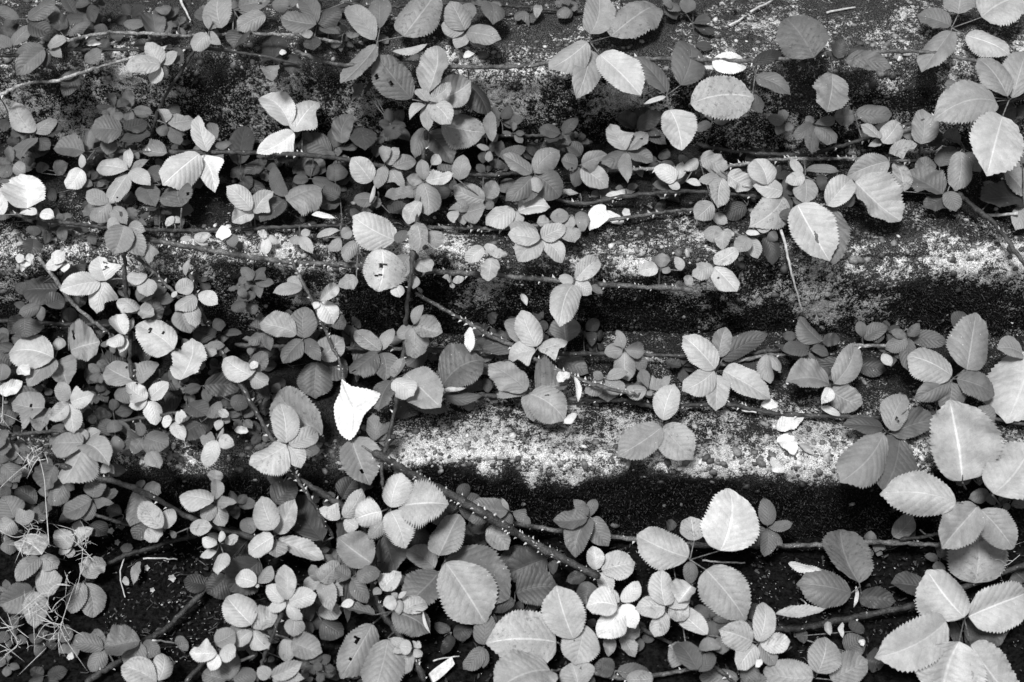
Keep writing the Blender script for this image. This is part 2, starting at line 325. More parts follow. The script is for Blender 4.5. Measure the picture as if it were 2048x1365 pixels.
LEAF_DATA = """
@ 0 0
75 285 1 4: 80 275 208 155 98; -20 215 70; 20 150 60 t3
270 290 2 4: 95 445 115; 90 312 80; 265 405 70 t2
160 115 2 4: 330 5 100; 115 115 -30 40 75; 170 140 310 200 115 t2
285 295 1 5: 410 230 70; 370 345 75; 345 200 40
420 160 1 3: 300 140 95 c; 500 105 390 110 100; 415 220 545 130 55 t4
500 370 1 4: 610 300 88
345 490 1 4: 470 425 45; 460 470 380 582 95 t3
970 390 3 6: 745 405 120; 875 255 100; 1065 310 70; 905 500 95; 1005 465 50 t3
1000 330 1 3: 1105 390 95; 960 320 800 260 80 t2
930 250 1 4: 910 90 125 c; 1030 120 60; 870 150 735 130 72; 930 60 1030 40 60; 940 190 930 260 90 t3
1255 185 3 5: 1220 88 46; 1250 210 1160 308 115; 1330 272 62; 1300 150 40
1400 60 2 4: 1330 170 1310 -30 170 t5; 1270 100 1165 75 80 t3; 1430 40 1625 10 120; 1590 90 1420 180 120 t5; 1480 190 1400 290 150 t3; 1630 30 1740 20 80
1905 150 1 4: 1680 110 135; 1800 0 115; 2050 50 110 t3; 2040 205 60 t3
1800 212 2 5: 1880 200 48; 1870 230 1880 302 100 t2
1640 370 0 2: 1600 220 155; 1700 400 1820 370 120; 1560 330 60
1645 385 2 5: 1640 500 95 c
203 805 2 5: 205 795 90 610 118 t6; 340 715 95; 170 800 70 780 80 t3; 215 830 110 940 120 t4; 220 840 300 900 90 t3; 280 800 380 770 90 t2
60 720 0 2: -10 770 70; 40 690 50
740 785 2 4: 545 770 148; 745 770 880 730 110 t3; 900 795 715 855 92 t3
690 850 1 4: 640 930 105; 525 910 540 785 80
515 910 2 4: 320 890 122; 500 890 440 830 50
1000 745 2 5: 950 655 66; 1010 745 1162 720 128 A; 1060 620 105 t3; 965 820 70 t4; 1080 875 82 t4
1245 920 4 7: 1190 690 112 B; 1195 925 975 1112 188; 1210 935 1290 1158 142 A
1750 770 4 7: 1740 755 1558 570 158; 1760 790 1925 598 150 B; 1765 800 1540 922 140 A
75 985 2 4: 55 880 52; 10 1075 80; 150 1040 82 t5; 0 980 60
1010 920 2 5: 860 900 100 c
775 1020 3 6: 580 1000 112; 760 890 66; 890 955 50 t5; 895 1102 96; 770 1045 655 1230 122
655 1225 3 5: 520 1145 95; 660 1220 540 1322 112; 600 1210 500 1302 80 t4; 670 1250 762 1350 80
495 1010 3 7: 490 1010 490 925 46 t6; 400 1132 112
230 1285 3 7: 165 1252 130 1052 232; 20 1290 0 1110 115; 325 1302 72 t8; 110 1280 50
960 1110 1 4: 880 1030 962 1080 130 t3; 870 1110 930 1228 135
1090 1250 2 4: 1090 1088 192
1717 1195 2 4: 1715 1180 1640 985 88; 1720 1205 1932 1130 192 t5; 1700 1200 1560 1332 140 t3
1515 1265 4 6: 1360 1118 116 t7; 1525 1280 1642 1150 112 B; 1520 1280 1388 1342 118
1430 1000 0 3: 1470 758 135; 1610 960 1460 1040 92; 1480 1030 1380 1060 90 t2; 1600 1000 1600 1090 70
2000 920 0 3: 1780 860 135; 2000 890 2050 730 105; 1770 990 1960 1040 150 c
2040 1190 1 3: 1940 1120 100; 1920 1250 120; 2010 1090 2000 980 120
1045 1345 2 7: 1000 1310 62; 1072 1298 52
640 1090 0 3: 500 1060 112; 330 1040 410 980 85; 250 1040 240 970 72; 180 1000 170 930 60; 340 1160 280 1180 90 t2; 740 1220 790 1150 80
1440 1080 0 2: 1520 1120 90; 1600 1170 80; 1500 1180 70
1100 1000 0 3: 1150 1050 100; 1200 1130 90; 1080 1200 100
120 870 0 2: 40 840 70; 330 860 80; 300 920 70
640 970 0 2: 560 960 90; 700 930 100; 600 1010 80
@ 683 0
215 250 3 5: 200 240 15 25 142; 210 270 -5 502 142; 230 172 230 -25 150 t4; 370 220 570 -45 242
425 598 2 4: 212 322 205
745 190 3 5: 650 5 152; 740 185 598 150 112; 740 130 775 15 110 t4; 750 195 952 230 112; 685 292 90; 750 200 865 292 72
300 312 2 7: 515 265 48; 380 320 470 350 60 t3
518 618 4 6: 520 560 592 305 152 t5; 525 605 652 500 78; 515 610 452 528 78; 530 620 655 748 135; 500 630 408 712 62; 515 640 520 785 92 t5
560 600 3 5: 778 488 172
590 745 2 5: 868 795 222; 500 770 440 952 112 t4; 510 800 662 985 172 t4
760 500 1 2: 880 692 122; 640 640 720 640 110
80 760 1 3: 140 895 152; 0 860 60 700 112 t4; 0 900 110 860 70
290 740 0 2: 330 835 112; 280 645 72; 390 760 60; 160 500 190 515 80; 110 500 60 602 56 t4
905 860 3 5: 900 690 76 c; 940 800 40; 885 900 808 870 36; 885 905 880 975 40
260 985 3 5: 245 880 62; 270 985 345 888 92; 310 1000 442 960 102; 265 1000 215 1132 82; 180 1090 60 945 145 t6; 300 1015 382 1122 92
495 1090 3 5: 480 955 78; 505 1085 672 1045 97 t6; 490 1100 520 1292 155; 390 1070 72; 430 1140 258 1190 92; 470 1210 400 1352 112 t6; 540 990 582 928 62 t6
210 1200 2 4: 70 1200 82; 170 1220 200 1105 26 t8; 210 1250 190 1180 60; 290 1280 400 1240 120 t3
865 1210 3 5: 700 1080 730 928 112; 860 1200 668 1118 122; 870 1190 922 1088 92; 910 1252 62 t4
715 1285 3 5: 730 1188 86; 630 1292 72 t6; 725 1280 862 1238 122; 735 1352 50
1040 1250 3 6: 865 1342 122; 1060 1270 1252 1240 122; 1030 1270 1052 1366 92
1150 1055 3 5: 1140 1040 968 928 112; 1155 1035 1312 898 132; 1140 1060 985 1197 112 t4; 1140 1070 1090 1222 112 t4; 1160 1050 1312 1182 172 t4; 1180 1160 72
940 950 1 3: 950 940 1112 880 82 t4; 960 840 62; 920 1010 90; 990 1030 70
1320 805 1 3: 1180 770 78; 1420 708 72; 1240 872 105; 1362 872 82; 1440 930 1350 860 92
1425 995 3 5: 1440 990 1592 930 112; 1440 1005 1602 1122 132; 1320 960 102 t4; 1400 1122 82 t3
1710 910 3 5: 1612 755 132 B; 1832 788 102 h; 1560 982 102 t4; 1872 972 78 t4; 1720 1072 82
2015 1085 3 7: 1875 1008 112; 2045 978 60; 1985 1140 70 t6
1380 1290 2 5: 1365 1300 1250 1300 92; 1250 1330 1170 1342 72 t6; 1400 1310 1492 1310 92; 1360 1375 82
1430 1162 1 6: 1288 1170 42
1490 255 4 5: 1490 205 1532 -55 192; 1615 220 1905 25 235; 1475 255 1242 422 152 t6; 1490 300 1420 578 162; 1550 330 1795 572 235 t6
1950 575 3 4: 1955 555 1748 330 142; 2035 512 2080 235 225; 1945 580 1812 627 30 t7; 1970 660 2035 915 175 t6
1765 775 1 3: 1930 690 92; 1650 700 92 t2; 1840 640 92 t2; 1920 812 62; 1950 870 82
890 12 2 4: 910 142 122; 780 40 72; 960 40 60
1130 80 1 4: 1040 122 82; 1150 140 90 t3; 1150 50 1207 60 72 t5
1365 40 2 4: 1340 -20 62; 1300 105 82; 1370 112 52; 1422 40 62; 1280 20 62
1930 30 1 4: 1980 0 80; 2040 60 70; 2010 120 80 t3
700 180 0 3: 640 100 80; 620 60 70
1100 900 0 2: 1180 900 90; 1140 960 80; 1260 960 90
600 1100 0 2: 640 1180 90; 560 1180 90; 700 940 90 t3
@ 1365 0
795 355 3 4: 618 98 265
40 625 4 6: 432 588 275
435 455 2 4: 652 562 132; 420 390 602 308 80 t1; 410 640 492 618 102 t3
900 435 3 5: 850 692 195
1035 685 2 4: 1030 690 905 710 112; 1040 680 1257 690 112
970 360 2 4: 1238 420 112; 990 320 1152 350 82 t2; 930 350 962 238 90 t3 c; 860 320 60 t2
1615 170 4 5: 1655 85 1682 -60 192; 1610 155 1408 90 122 t4; 1612 190 1435 432 132; 1795 105 2075 -25 235 t6; 1700 215 1972 320 195 t6
1960 600 4 6: 1950 580 1775 345 195 t5; 1980 590 2065 308 205 t5; 1880 610 1503 722 245 t5; 1920 700 1828 1055 315; 1690 560 1575 500 122 t4
1430 875 2 5: 1440 658 152; 1480 880 1560 800 90 t2
1192 840 3 6: 1072 742 102; 1200 860 1298 728 112; 1112 880 46
790 745 2 4: 915 713 60; 800 750 922 862 102; 795 765 770 927 102; 658 822 82; 740 698 60
620 735 1 4: 508 700 62; 590 658 60; 568 817 62; 660 782 52 t5
1240 940 3 5: 1240 970 988 1062 152; 1240 920 1407 878 92
1570 1170 3 4: 1338 1050 212 c; 1330 1150 1280 978 112 t5; 1540 1000 1632 878 112; 1580 1170 1440 1252 122 t3; 1500 1040 1420 950 130
1690 890 3 5: 1665 910 1640 1142 142; 1670 850 1553 820 112 t4; 1690 920 1792 1032 92 t4; 1590 1150 1640 1272 102 t4
2040 1000 2 5: 1925 1010 2072 1172 195; 2040 1190 1768 1222 182 t2; 2048 1240 2000 1380 110; 2030 980 2060 900 90 t4
2000 640 1 3: 1900 700 120; 2050 700 100; 1900 640 80 t2
100 960 3 5: 90 955 8 1022 72 t6; 110 940 272 1012 122; 270 1050 412 1132 102 t6 c; 270 1050 98 1080 82; 240 1070 220 1242 142 t6; 180 1220 78 1312 122; 20 1090 112 1115 42 t7
600 1160 3 6: 510 1110 430 958 155; 600 1150 425 1110 112; 600 1180 398 1366 182
735 1060 3 5: 735 1075 735 1222 132; 730 1050 618 1090 82 t6; 720 1040 648 948 52 t6; 740 1020 942 1030 62 t4; 800 1090 870 1080 80 t3
870 1240 3 6: 870 1235 1022 1068 152; 1035 1090 1302 1332 215; 690 1230 885 1565 262; 900 1250 905 1590 225 t4; 640 1330 630 1250 110 t3; 980 1240 1010 1150 90 t4
390 1230 1 2: 250 1302 102; 180 1290 272 1342 72 t6; 350 1180 300 1080 90 t3
60 140 1 3: 172 130 82; 195 205 50 t2; 20 80 20 -10 90 t4; 80 280 180 290 60 t3; 300 10 320 -20 40 t4
@ 0 455
750 5 3 5: 745 -10 682 162 150; 750 10 862 172 132; 770 0 872 22 72; 900 100 890 222 72 A; 720 -20 640 0 90
200 60 1 3: 180 162 112; 210 -10 82
150 200 2 8: 90 180 52; 205 170 52; 150 240 60; 130 272 30
395 205 3 8: 310 158 92; 275 232 82; 385 272 52
625 320 4 7: 635 320 590 172 142 B; 600 325 358 377 138; 635 330 580 517 132 A
370 350 1 3: 510 218 92; 345 370 133 370 155
245 465 2 4: 110 520 76; 250 567 60; 270 460 382 420 102 t3
150 535 1 3: 160 662 162; 60 640 90 t2
890 305 3 6: 758 288 78; 895 310 880 417 112; 880 330 830 442 72 t4
825 510 3 6: 713 423 97; 830 500 927 530 78; 900 570 930 430 112 t3
745 645 3 8: 750 645 700 528 102 c; 636 702 82; 720 752 62; 800 540 40
1050 738 4 7: 818 588 170
415 740 3 5: 602 690 205 c
330 785 3 6: 48 750 178; 330 790 168 962 142 t5; 345 800 410 962 165 t5 c; 345 740 360 658 82
820 930 2 5: 638 838 142; 840 940 947 803 102; 770 960 690 1032 102 t4; 800 870 790 820 90
890 1035 4 7: 755 943 102; 895 1030 1012 930 92; 770 1072 72; 937 1187 92
415 1050 4 6: 562 1000 112 A; 288 1152 102; 440 1237 107; 410 1040 350 928 112 t5
275 1085 3 5: 68 1050 175 A; 240 1242 112; 60 960 90 t3
1160 420 3 6: 1055 380 1157 325 95; 1170 410 1048 492 92; 1150 460 1172 602 92; 1090 490 1142 632 112 t5; 1190 400 1307 462 82; 1115 290 1140 188 46; 1060 410 1030 395 40 t8
1330 630 1 3: 1290 543 72; 1452 635 42; 1340 692 62; 1290 660 1160 620 132 t2
960 600 1 3: 1072 640 72; 850 690 880 822 102
1080 925 3 6: 1165 688 205 c
1220 740 2 5: 1302 760 62; 1350 705 62; 1250 700 40; 1380 740 60 t4
1512 880 3 5: 1510 890 1338 773 132 t6; 1500 840 1607 758 112 t4; 1510 880 1607 942 97; 1505 850 1550 810 50 t7
1215 950 1 3: 1225 950 1442 960 145; 1098 982 62; 1220 970 1250 1052 62; 1380 1040 1500 1060 90
1815 670 3 4: 1780 640 1567 590 152 t5; 1825 665 1830 477 158; 1815 675 1698 817 117; 1820 675 1917 792 92
1920 795 2 4: 1900 810 1890 1027 222; 1925 790 2060 660 142 t5; 1930 800 2080 900 132 t3
1820 365 2 6: 1638 385 72; 1725 298 76; 1735 432 72
1915 445 3 7: 2027 348 82; 1920 450 2002 582 112; 1885 490 40 t8; 2000 510 2060 612 92 t3
1940 1250 2 5: 1648 978 265
1725 1300 4 6: 1715 1295 1680 1058 158; 1735 1305 1912 1220 122; 1720 1310 1495 1425 172; 1730 1310 1805 1445 102; 1760 1360 1920 1330 90 t4
1040 1155 4 7: 1050 1155 1122 1133 66 B; 968 1170 62; 1045 1170 1107 1282 82
1210 1170 1 3: 1060 1272 165; 1130 1060 1242 1132 105; 1245 1140 1322 1038 82 t4
860 1260 2 4: 1012 1310 155; 800 1368 82; 730 1330 90 t3; 700 1160 782 1252 62 t3; 900 1345 960 1445 82 t5; 820 1170 60
505 1300 3 5: 500 1290 305 1290 132; 510 1300 655 1432 145; 500 1310 372 1537 215; 500 1290 490 1205 80; 600 1220 90
690 1240 2 4: 690 1362 82; 680 1150 90; 600 1160 90 t3
1300 1275 3 6: 1198 1260 82 t5; 1315 1260 1402 1310 82; 1300 1280 1232 1442 97; 1340 1200 22
1330 1150 2 6: 1350 1090 60 c; 1300 1220 50; 1380 1170 40 t5
0 930 2 4: 15 818 105; 30 1000 90 t3
-10 1340 2 4: 30 1218 112; 70 1320 80
550 570 0 2: 355 560 115; 620 760 530 942 152; 640 740 760 800 112; 600 560 640 640 100
-10 700 1 3: 80 740 70; 40 640 80; 60 830 90
1155 60 2 6: 1078 75 42; 1267 45 62; 1247 107 52
1290 30 2 9: 1392 50 82; 1390 40 1400 122 72 t4
1610 40 2 7: 1550 45 52; 1605 60 1588 167 62; 1672 100 46
1800 50 2 6: 1877 157 72; 1750 100 62 t5; 1860 18 52
2050 60 2 5: 1968 142 72; 1900 60 2042 20 52 t6
560 1100 0 2: 640 1140 90; 480 1120 90; 600 1190 80 t3
1060 880 0 2: 980 950 100; 1120 1000 90; 960 1160 90; 1000 1080 60
1650 980 0 2: 1560 930 80; 1700 900 90; 1500 780 1600 720 80 t3
1300 1110 0 2: 1180 1120 80; 1420 1140 70; 1150 1300 100 t3
-10 1180 1 3: 100 1120 90; 60 1060 80
@ 683 455
330 80 3 6: 68 -72 205
240 122 3 7: 218 387 255 h
100 80 2 5: 18 202 92; 90 300 -20 362 92; 60 20 0 60 80
450 -30 3 5: 470 162 132; 340 100 382 18 82 t4; 540 20 572 132 92
410 160 2 5: 350 312 122; 450 210 542 262 102 t6; 320 350 350 422 82 t7; 440 290 430 370 70
895 180 3 6: 850 120 738 202 92; 900 170 972 138 62; 900 185 880 327 122; 875 95 72
660 330 2 6: 608 298 42; 737 305 46; 670 367 30
1195 70 3 6: 1190 70 998 40 115; 1200 65 1345 -5 102; 1200 85 1058 202 142; 1210 75 1327 207 117; 1180 40 1000 -15 82 t5; 1350 0 1400 92 102 t5
1400 315 3 6: 1405 315 1542 188 127; 1390 345 1310 592 168; 1405 325 1502 402 92; 1500 350 1567 402 52 t4; 1300 310 72
1350 700 2 4: 1330 538 168
1180 720 4 6: 1170 715 1080 498 155; 1185 740 1357 688 102 B; 1165 740 998 790 112 A
1070 700 2 5: 1030 528 132; 1020 750 818 660 115 t3
240 745 2 5: 78 613 112; 312 608 82; 215 750 48 872 155 t4; 260 922 155 t4
430 590 3 5: 490 463 66; 440 585 607 640 122; 435 600 440 787 148; 333 662 82
520 720 1 4: 390 832 112; 530 800 560 760 60 t3; 640 720 560 800 90 t2
600 950 2 4: 852 788 235; 600 975 747 963 26 t8; 620 1010 842 1010 72 t3
310 910 3 5: 385 880 602 1092 215; 310 920 432 1010 122 t6; 300 920 218 1102 122 t4; 370 778 82
380 1020 0 2: 440 1132 155; 640 1100 100 t3; 560 860 100; 460 860 90
208 1285 2 4: 190 1118 122; 302 1168 72; 312 1280 52; 170 1340 90 t2; 240 1364 70 t2
1125 990 3 5: 1110 980 883 828 155; 1115 985 933 1020 92; 1170 1000 1362 940 182 t4 c; 1130 1000 1342 1152 205; 1120 1000 1150 1162 112
1290 800 1 4: 1482 880 122; 1480 830 90 t3; 1180 860 70 t2
1695 735 2 5: 1650 613 72; 1575 752 87; 1817 750 82; 1700 750 1722 922 132; 1760 770 1812 872 72 t4
1575 915 2 5: 1510 868 52; 1590 910 1722 868 62; 1458 992 82; 1600 1045 152 t4; 1702 980 92
1840 975 2 5: 1810 843 62; 1962 908 72; 1700 980 82; 1860 1012 42; 1905 990 62
1925 1165 4 6: 2000 938 155
1925 1195 3 5: 1920 1200 1655 1370 195; 1930 1195 2105 1390 205
1915 250 2 5: 1925 153 77; 1865 168 52 t4; 1900 250 1777 272 87 t6; 1977 265 46; 2040 260 2000 178 52 t6
70 590 0 2: 30 640 80; 110 560 80; 30 700 100; 90 930 80 t3
60 1265 3 5: 172 1545 225 h
@ 1365 455
245 10 3 5: 128 60 92; 250 20 240 142 102 t6; 310 50 60 t6; 390 60 330 152 102
400 60 2 6: 450 187 87; 500 50 540 222 87 t3; 440 0 530 10 60; 520 30 570 80 60 t4; 380 30 465 40 36 t9
185 225 3 6: 190 220 337 128 102; 58 290 102; 190 240 327 387 132; 50 290 20 357 62 t5
765 735 2 4: 830 685 698 538 132; 750 740 598 745 92; 760 750 745 905 132; 880 762 72; 840 690 940 670 85 t3 c; 680 690 90 t3
895 950 3 5: 910 940 1035 688 142; 880 940 608 940 165; 890 980 1073 1062 155 c; 880 960 830 1062 72 t8; 830 1080 952 1132 42 t8
200 865 4 6: 195 850 5 648 170; 220 780 260 598 122 t5; 240 790 512 638 122 t3; 190 860 -5 982 132; 205 885 190 1112 147; 245 860 532 1022 158
500 755 2 5: 530 932 92; 510 770 587 872 62
1080 665 2 4: 1060 558 60; 1090 670 1232 598 87
1350 660 2 4: 1248 623 60; 1422 573 52; 1345 665 1218 732 97; 1355 670 1362 862 102; 1365 655 1592 690 102 t3; 1200 760 1252 832 56 t6
1615 910 4 5: 1705 855 1762 512 255; 1615 890 1352 768 195; 1645 910 1882 1000 185 t4; 1605 930 1393 1030 122 t4; 1615 930 1590 1115 152 t4
1640 620 2 3: 1690 505 125
2048 760 3 5: 1888 728 122; 2105 760 1950 1160 340 t6
1225 1230 3 5: 1245 1215 1352 998 165; 1200 1200 963 1180 92 t3; 1205 1240 958 1515 215; 1255 1240 1492 1168 155 t4; 1300 1255 1205 1578 300 t4 h
1680 1530 4 6: 1590 1035 385; 1700 1090 1832 1182 50 t8
1830 1230 2 4: 1840 1068 115; 1900 1280 1840 1300 70 t3
1030 830 0 2: 1222 860 122; 560 700 90; 620 860 100
@ 0 910
10 60 2 4: 20 60 112 162 102; -5 192 62; 0 0 80
330 60 2 4: 270 217 142; 230 90 90; 380 180 298 302 112; 390 180 447 210 60 t3
660 55 2 6: 603 112 62; 685 115 42
225 295 1 3: 93 213 87; 312 330 62; 250 410 90; 130 330 80
85 390 3 4: 80 380 15 248 145; 90 395 207 343 97 t5; 80 395 5 472 112 t5
555 265 2 4: 600 138 142; 550 270 372 350 112; 555 285 510 397 82; 682 290 56; 590 250 712 225 92 t3
490 380 1 3: 348 400 72; 420 440 490 470 90; 540 420 640 480 90
985 455 4 6: 970 440 848 273 122; 1037 318 92; 863 507 97
850 205 2 4: 780 432 132; 967 230 92; 840 150 60; 900 400 800 502 112 t3
1290 285 3 5: 1280 280 1078 250 117 t6; 1290 270 1290 148 72; 1427 290 66; 1280 300 1225 402 102; 1300 295 1347 432 92; 1290 165 1290 93 82 c
1130 440 3 6: 1272 430 88; 1060 470 1030 500 50 t4
1320 535 3 7: 1300 540 1213 500 62; 1330 448 42 t8; 1350 530 1432 488 62 t6; 1300 580 1198 612 52; 1340 590 1300 712 82 t6
1500 500 1 2: 1300 680 255; 1360 730 1240 830 155; 1240 780 1100 750 90 t1; 1560 640 1370 822 205 t3
1545 772 3 7: 1540 770 1408 733 104; 1550 770 1632 668 84 t5; 1545 800 24
1650 480 4 6: 1640 450 1570 248 155; 1665 475 1777 272 122; 1640 490 1487 592 132; 1660 520 1655 622 112 t5; 1650 290 1772 168 142 t3
1650 510 3 6: 1942 640 95 c
1940 520 2 3: 1800 258 195; 1500 480 1480 370 100 t4
2050 385 3 6: 1913 323 88
1725 880 4 6: 1715 662 124; 1700 880 1598 783 87; 1735 890 1898 840 117; 1610 932 77; 1812 992 97
1515 1050 3 6: 1510 1020 1358 848 168; 1662 930 107; 1420 1152 92; 1612 1162 87; 1480 1040 1370 1050 70 t4
1745 1110 3 5: 1770 980 1760 1092 112; 1750 1120 1937 1192 132; 1720 1100 1720 1247 97
1310 1190 3 6: 1290 1130 1412 1058 132 t5; 1320 1180 1412 1212 92; 1138 1188 114 t7 B; 1260 1297 84 t7
1380 1355 2 4: 1380 1350 1380 1168 132; 1360 1350 1208 1310 102; 1400 1350 1542 1310 102
1625 1340 3 5: 1630 1330 1812 1243 92; 1545 1278 82; 1842 1350 84
1930 760 3 5: 1920 760 2032 638 112; 1910 750 1868 658 82; 1987 937 112; 1818 800 82; 2060 850 112
1900 940 2 5: 2050 950 104; 1930 1000 2060 1082 122 t3; 1830 940 90 t3
950 1364 4 6: 940 1364 728 1268 142; 975 1183 117
630 1160 2 4: 436 1130 102; 563 1043 87; 543 1302 112
850 1120 3 4: 840 1115 633 1160 152; 845 1130 785 1292 142; 860 1125 962 1190 97
512 755 3 5: 515 740 612 618 122; 500 770 425 952 114; 515 770 560 978 132
435 560 3 6: 333 458 102; 440 550 562 443 97; 440 565 410 622 62 t5; 350 590 50
248 605 3 5: 250 600 108 510 142 t6; 240 620 98 757 112; 250 605 345 682 92
205 800 2 4: 200 810 -5 902 172; 215 790 375 740 152 t5; 205 820 210 1042 142 t5
60 500 1 4: 60 602 82; 20 520 60
@ 683 910
295 320 4 6: 295 315 362 108 165 s; 340 310 642 290 205 s; 295 340 382 562 185 s; 240 340 78 390 155 t7 s; 260 380 158 502 92 t5 s
10 385 3 6: 122 203 112; 102 440 92
580 615 4 5: 702 348 205
250 480 2 4: 322 702 195; 560 680 388 568 132 t5; 400 440 520 560 132 t2
620 620 2 4: 1010 868 305
620 640 3 5: 862 1012 305
1240 620 1 3: 985 725 215; 1000 560 1080 680 180
880 420 2 5: 1002 572 122 c
1040 830 1 3: 1302 790 195; 1040 880 878 920 102 t2
590 700 2 4: 375 905 235
60 740 3 5: 180 650 -20 500 195; 90 740 237 700 92 t4; 152 892 92 t4; -40 680 92 t4
240 820 3 6: 357 698 112; 230 800 190 840 50 t5
335 865 4 6: 248 900 82; 350 870 345 962 52; 300 830 42; 390 820 26 t8
300 940 2 4: 532 1062 175; 370 940 512 880 112 t7; 490 940 532 1072 16 t9; 200 960 18 920 62
-10 910 2 8: 77 880 52
190 1010 3 5: -5 1342 215
280 1100 3 5: 195 1425 255; 430 1190 330 1302 122
430 1160 4 6: 345 1150 82; 288 1100 62; 470 1118 52; 482 1212 52; 300 1190 50
660 1065 1 3: 558 1010 62; 655 1080 608 1212 72 t2; 790 1060 92 t2
855 1150 2 4: 850 1140 862 938 132; 728 1287 102; 850 1282 62
1297 1125 4 6: 870 1125 295
1260 1290 4 6: 918 1425 265
1395 1112 4 6: 1290 787 235
1460 1010 3 6: 1400 1262 215; 1420 1400 1378 1248 205 t5; 1480 760 1450 892 122 t4
1540 700 3 7: 1530 690 1508 548 102 t8 c; 1560 690 1763 650 142 t6; 1550 710 1615 832 102 t6
1675 890 4 7: 1558 818 102; 1783 758 92; 1655 910 1468 910 142 t8; 1665 910 1538 1092 155 t8; 1685 900 1763 1042 102 t8
1670 1030 2 5: 1783 1097 82 c; 1600 1100 1600 1222 72 c; 1680 1090 1752 1222 82 c
1950 920 4 6: 1940 905 1920 687 155; 1955 910 2065 788 132; 1763 920 117; 1945 945 1878 1092 102; 1960 925 2085 970 112
1485 370 3 4: 1475 380 1272 402 112; 1392 273 62; 1490 370 1527 263 66; 1485 380 1400 612 165; 1500 380 1602 547 122
1010 340 2 4: 1000 335 788 280 122; 900 340 758 392 82; 970 442 92 t3; 1030 340 1137 415 77; 960 258 30 t5
1645 1295 2 3: 1518 1260 102; 1862 1320 102 t4; 1870 1340 1708 1342 102 t5
2080 1230 2 5: 1968 1150 132; 1960 460 1980 390 62 t3
1290 620 1 3: 1270 722 62 c; 1470 720 1348 762 72 c
0 270 1 2: 82 140 132; 200 180 90; 40 1000 100
@ 1365 910
45 630 4 6: 35 615 -272 475 235; 225 575 290 198 315 t7; 70 515 50 370 152; 45 640 40 782 92 t4; 140 690 382 992 275 t5
60 780 4 7: -25 892 132
510 440 2 4: 510 425 490 253 107; 662 410 66; 500 445 368 547 102 t3; 510 455 490 612 97; 600 552 62
1065 790 3 4: 1060 770 950 438 285; 1010 830 683 775 195
1770 310 4 5: 1640 285 1187 235 265 t6; 1770 310 1543 562 215; 1790 330 1987 568 205
1860 240 4 6: 2090 -70 320
1750 780 3 5: 1735 368 335
1260 500 1 5: 1382 370 112; 1402 460 92 t2
1690 985 4 6: 1690 975 1468 688 255; 1715 970 2085 830 265; 1580 1000 1157 1217 295; 1660 1120 1560 1460 425; 1730 1140 2000 1490 285
1680 1060 1 2: 1600 1080 150; 1770 1080 150; 1960 1060 200 t3
1470 800 1 3: 1250 770 115; 1990 700 2060 760 150
455 1130 4 6: 490 878 138; 420 1120 217 1050 165; 647 1120 107; 440 1145 330 1292 142; 560 1262 112 t5
795 1340 3 5: 810 1310 862 1088 205; 785 1335 480 1290 195; 890 1350 1113 1230 175
155 1085 2 5: -22 918 132 t6; 140 1182 112; 90 1290 -32 1118 142 t4; 100 1300 192 1188 92 t4; 220 1090 240 1200 92 t4
340 1340 1 4: 98 1330 112; 460 1290 110; 520 1364 110
670 1090 1 3: 752 1070 82 c; 980 1180 1092 1100 132; 1020 1060 1060 1000 92 t2; 1100 1230 1210 1260 122
"""
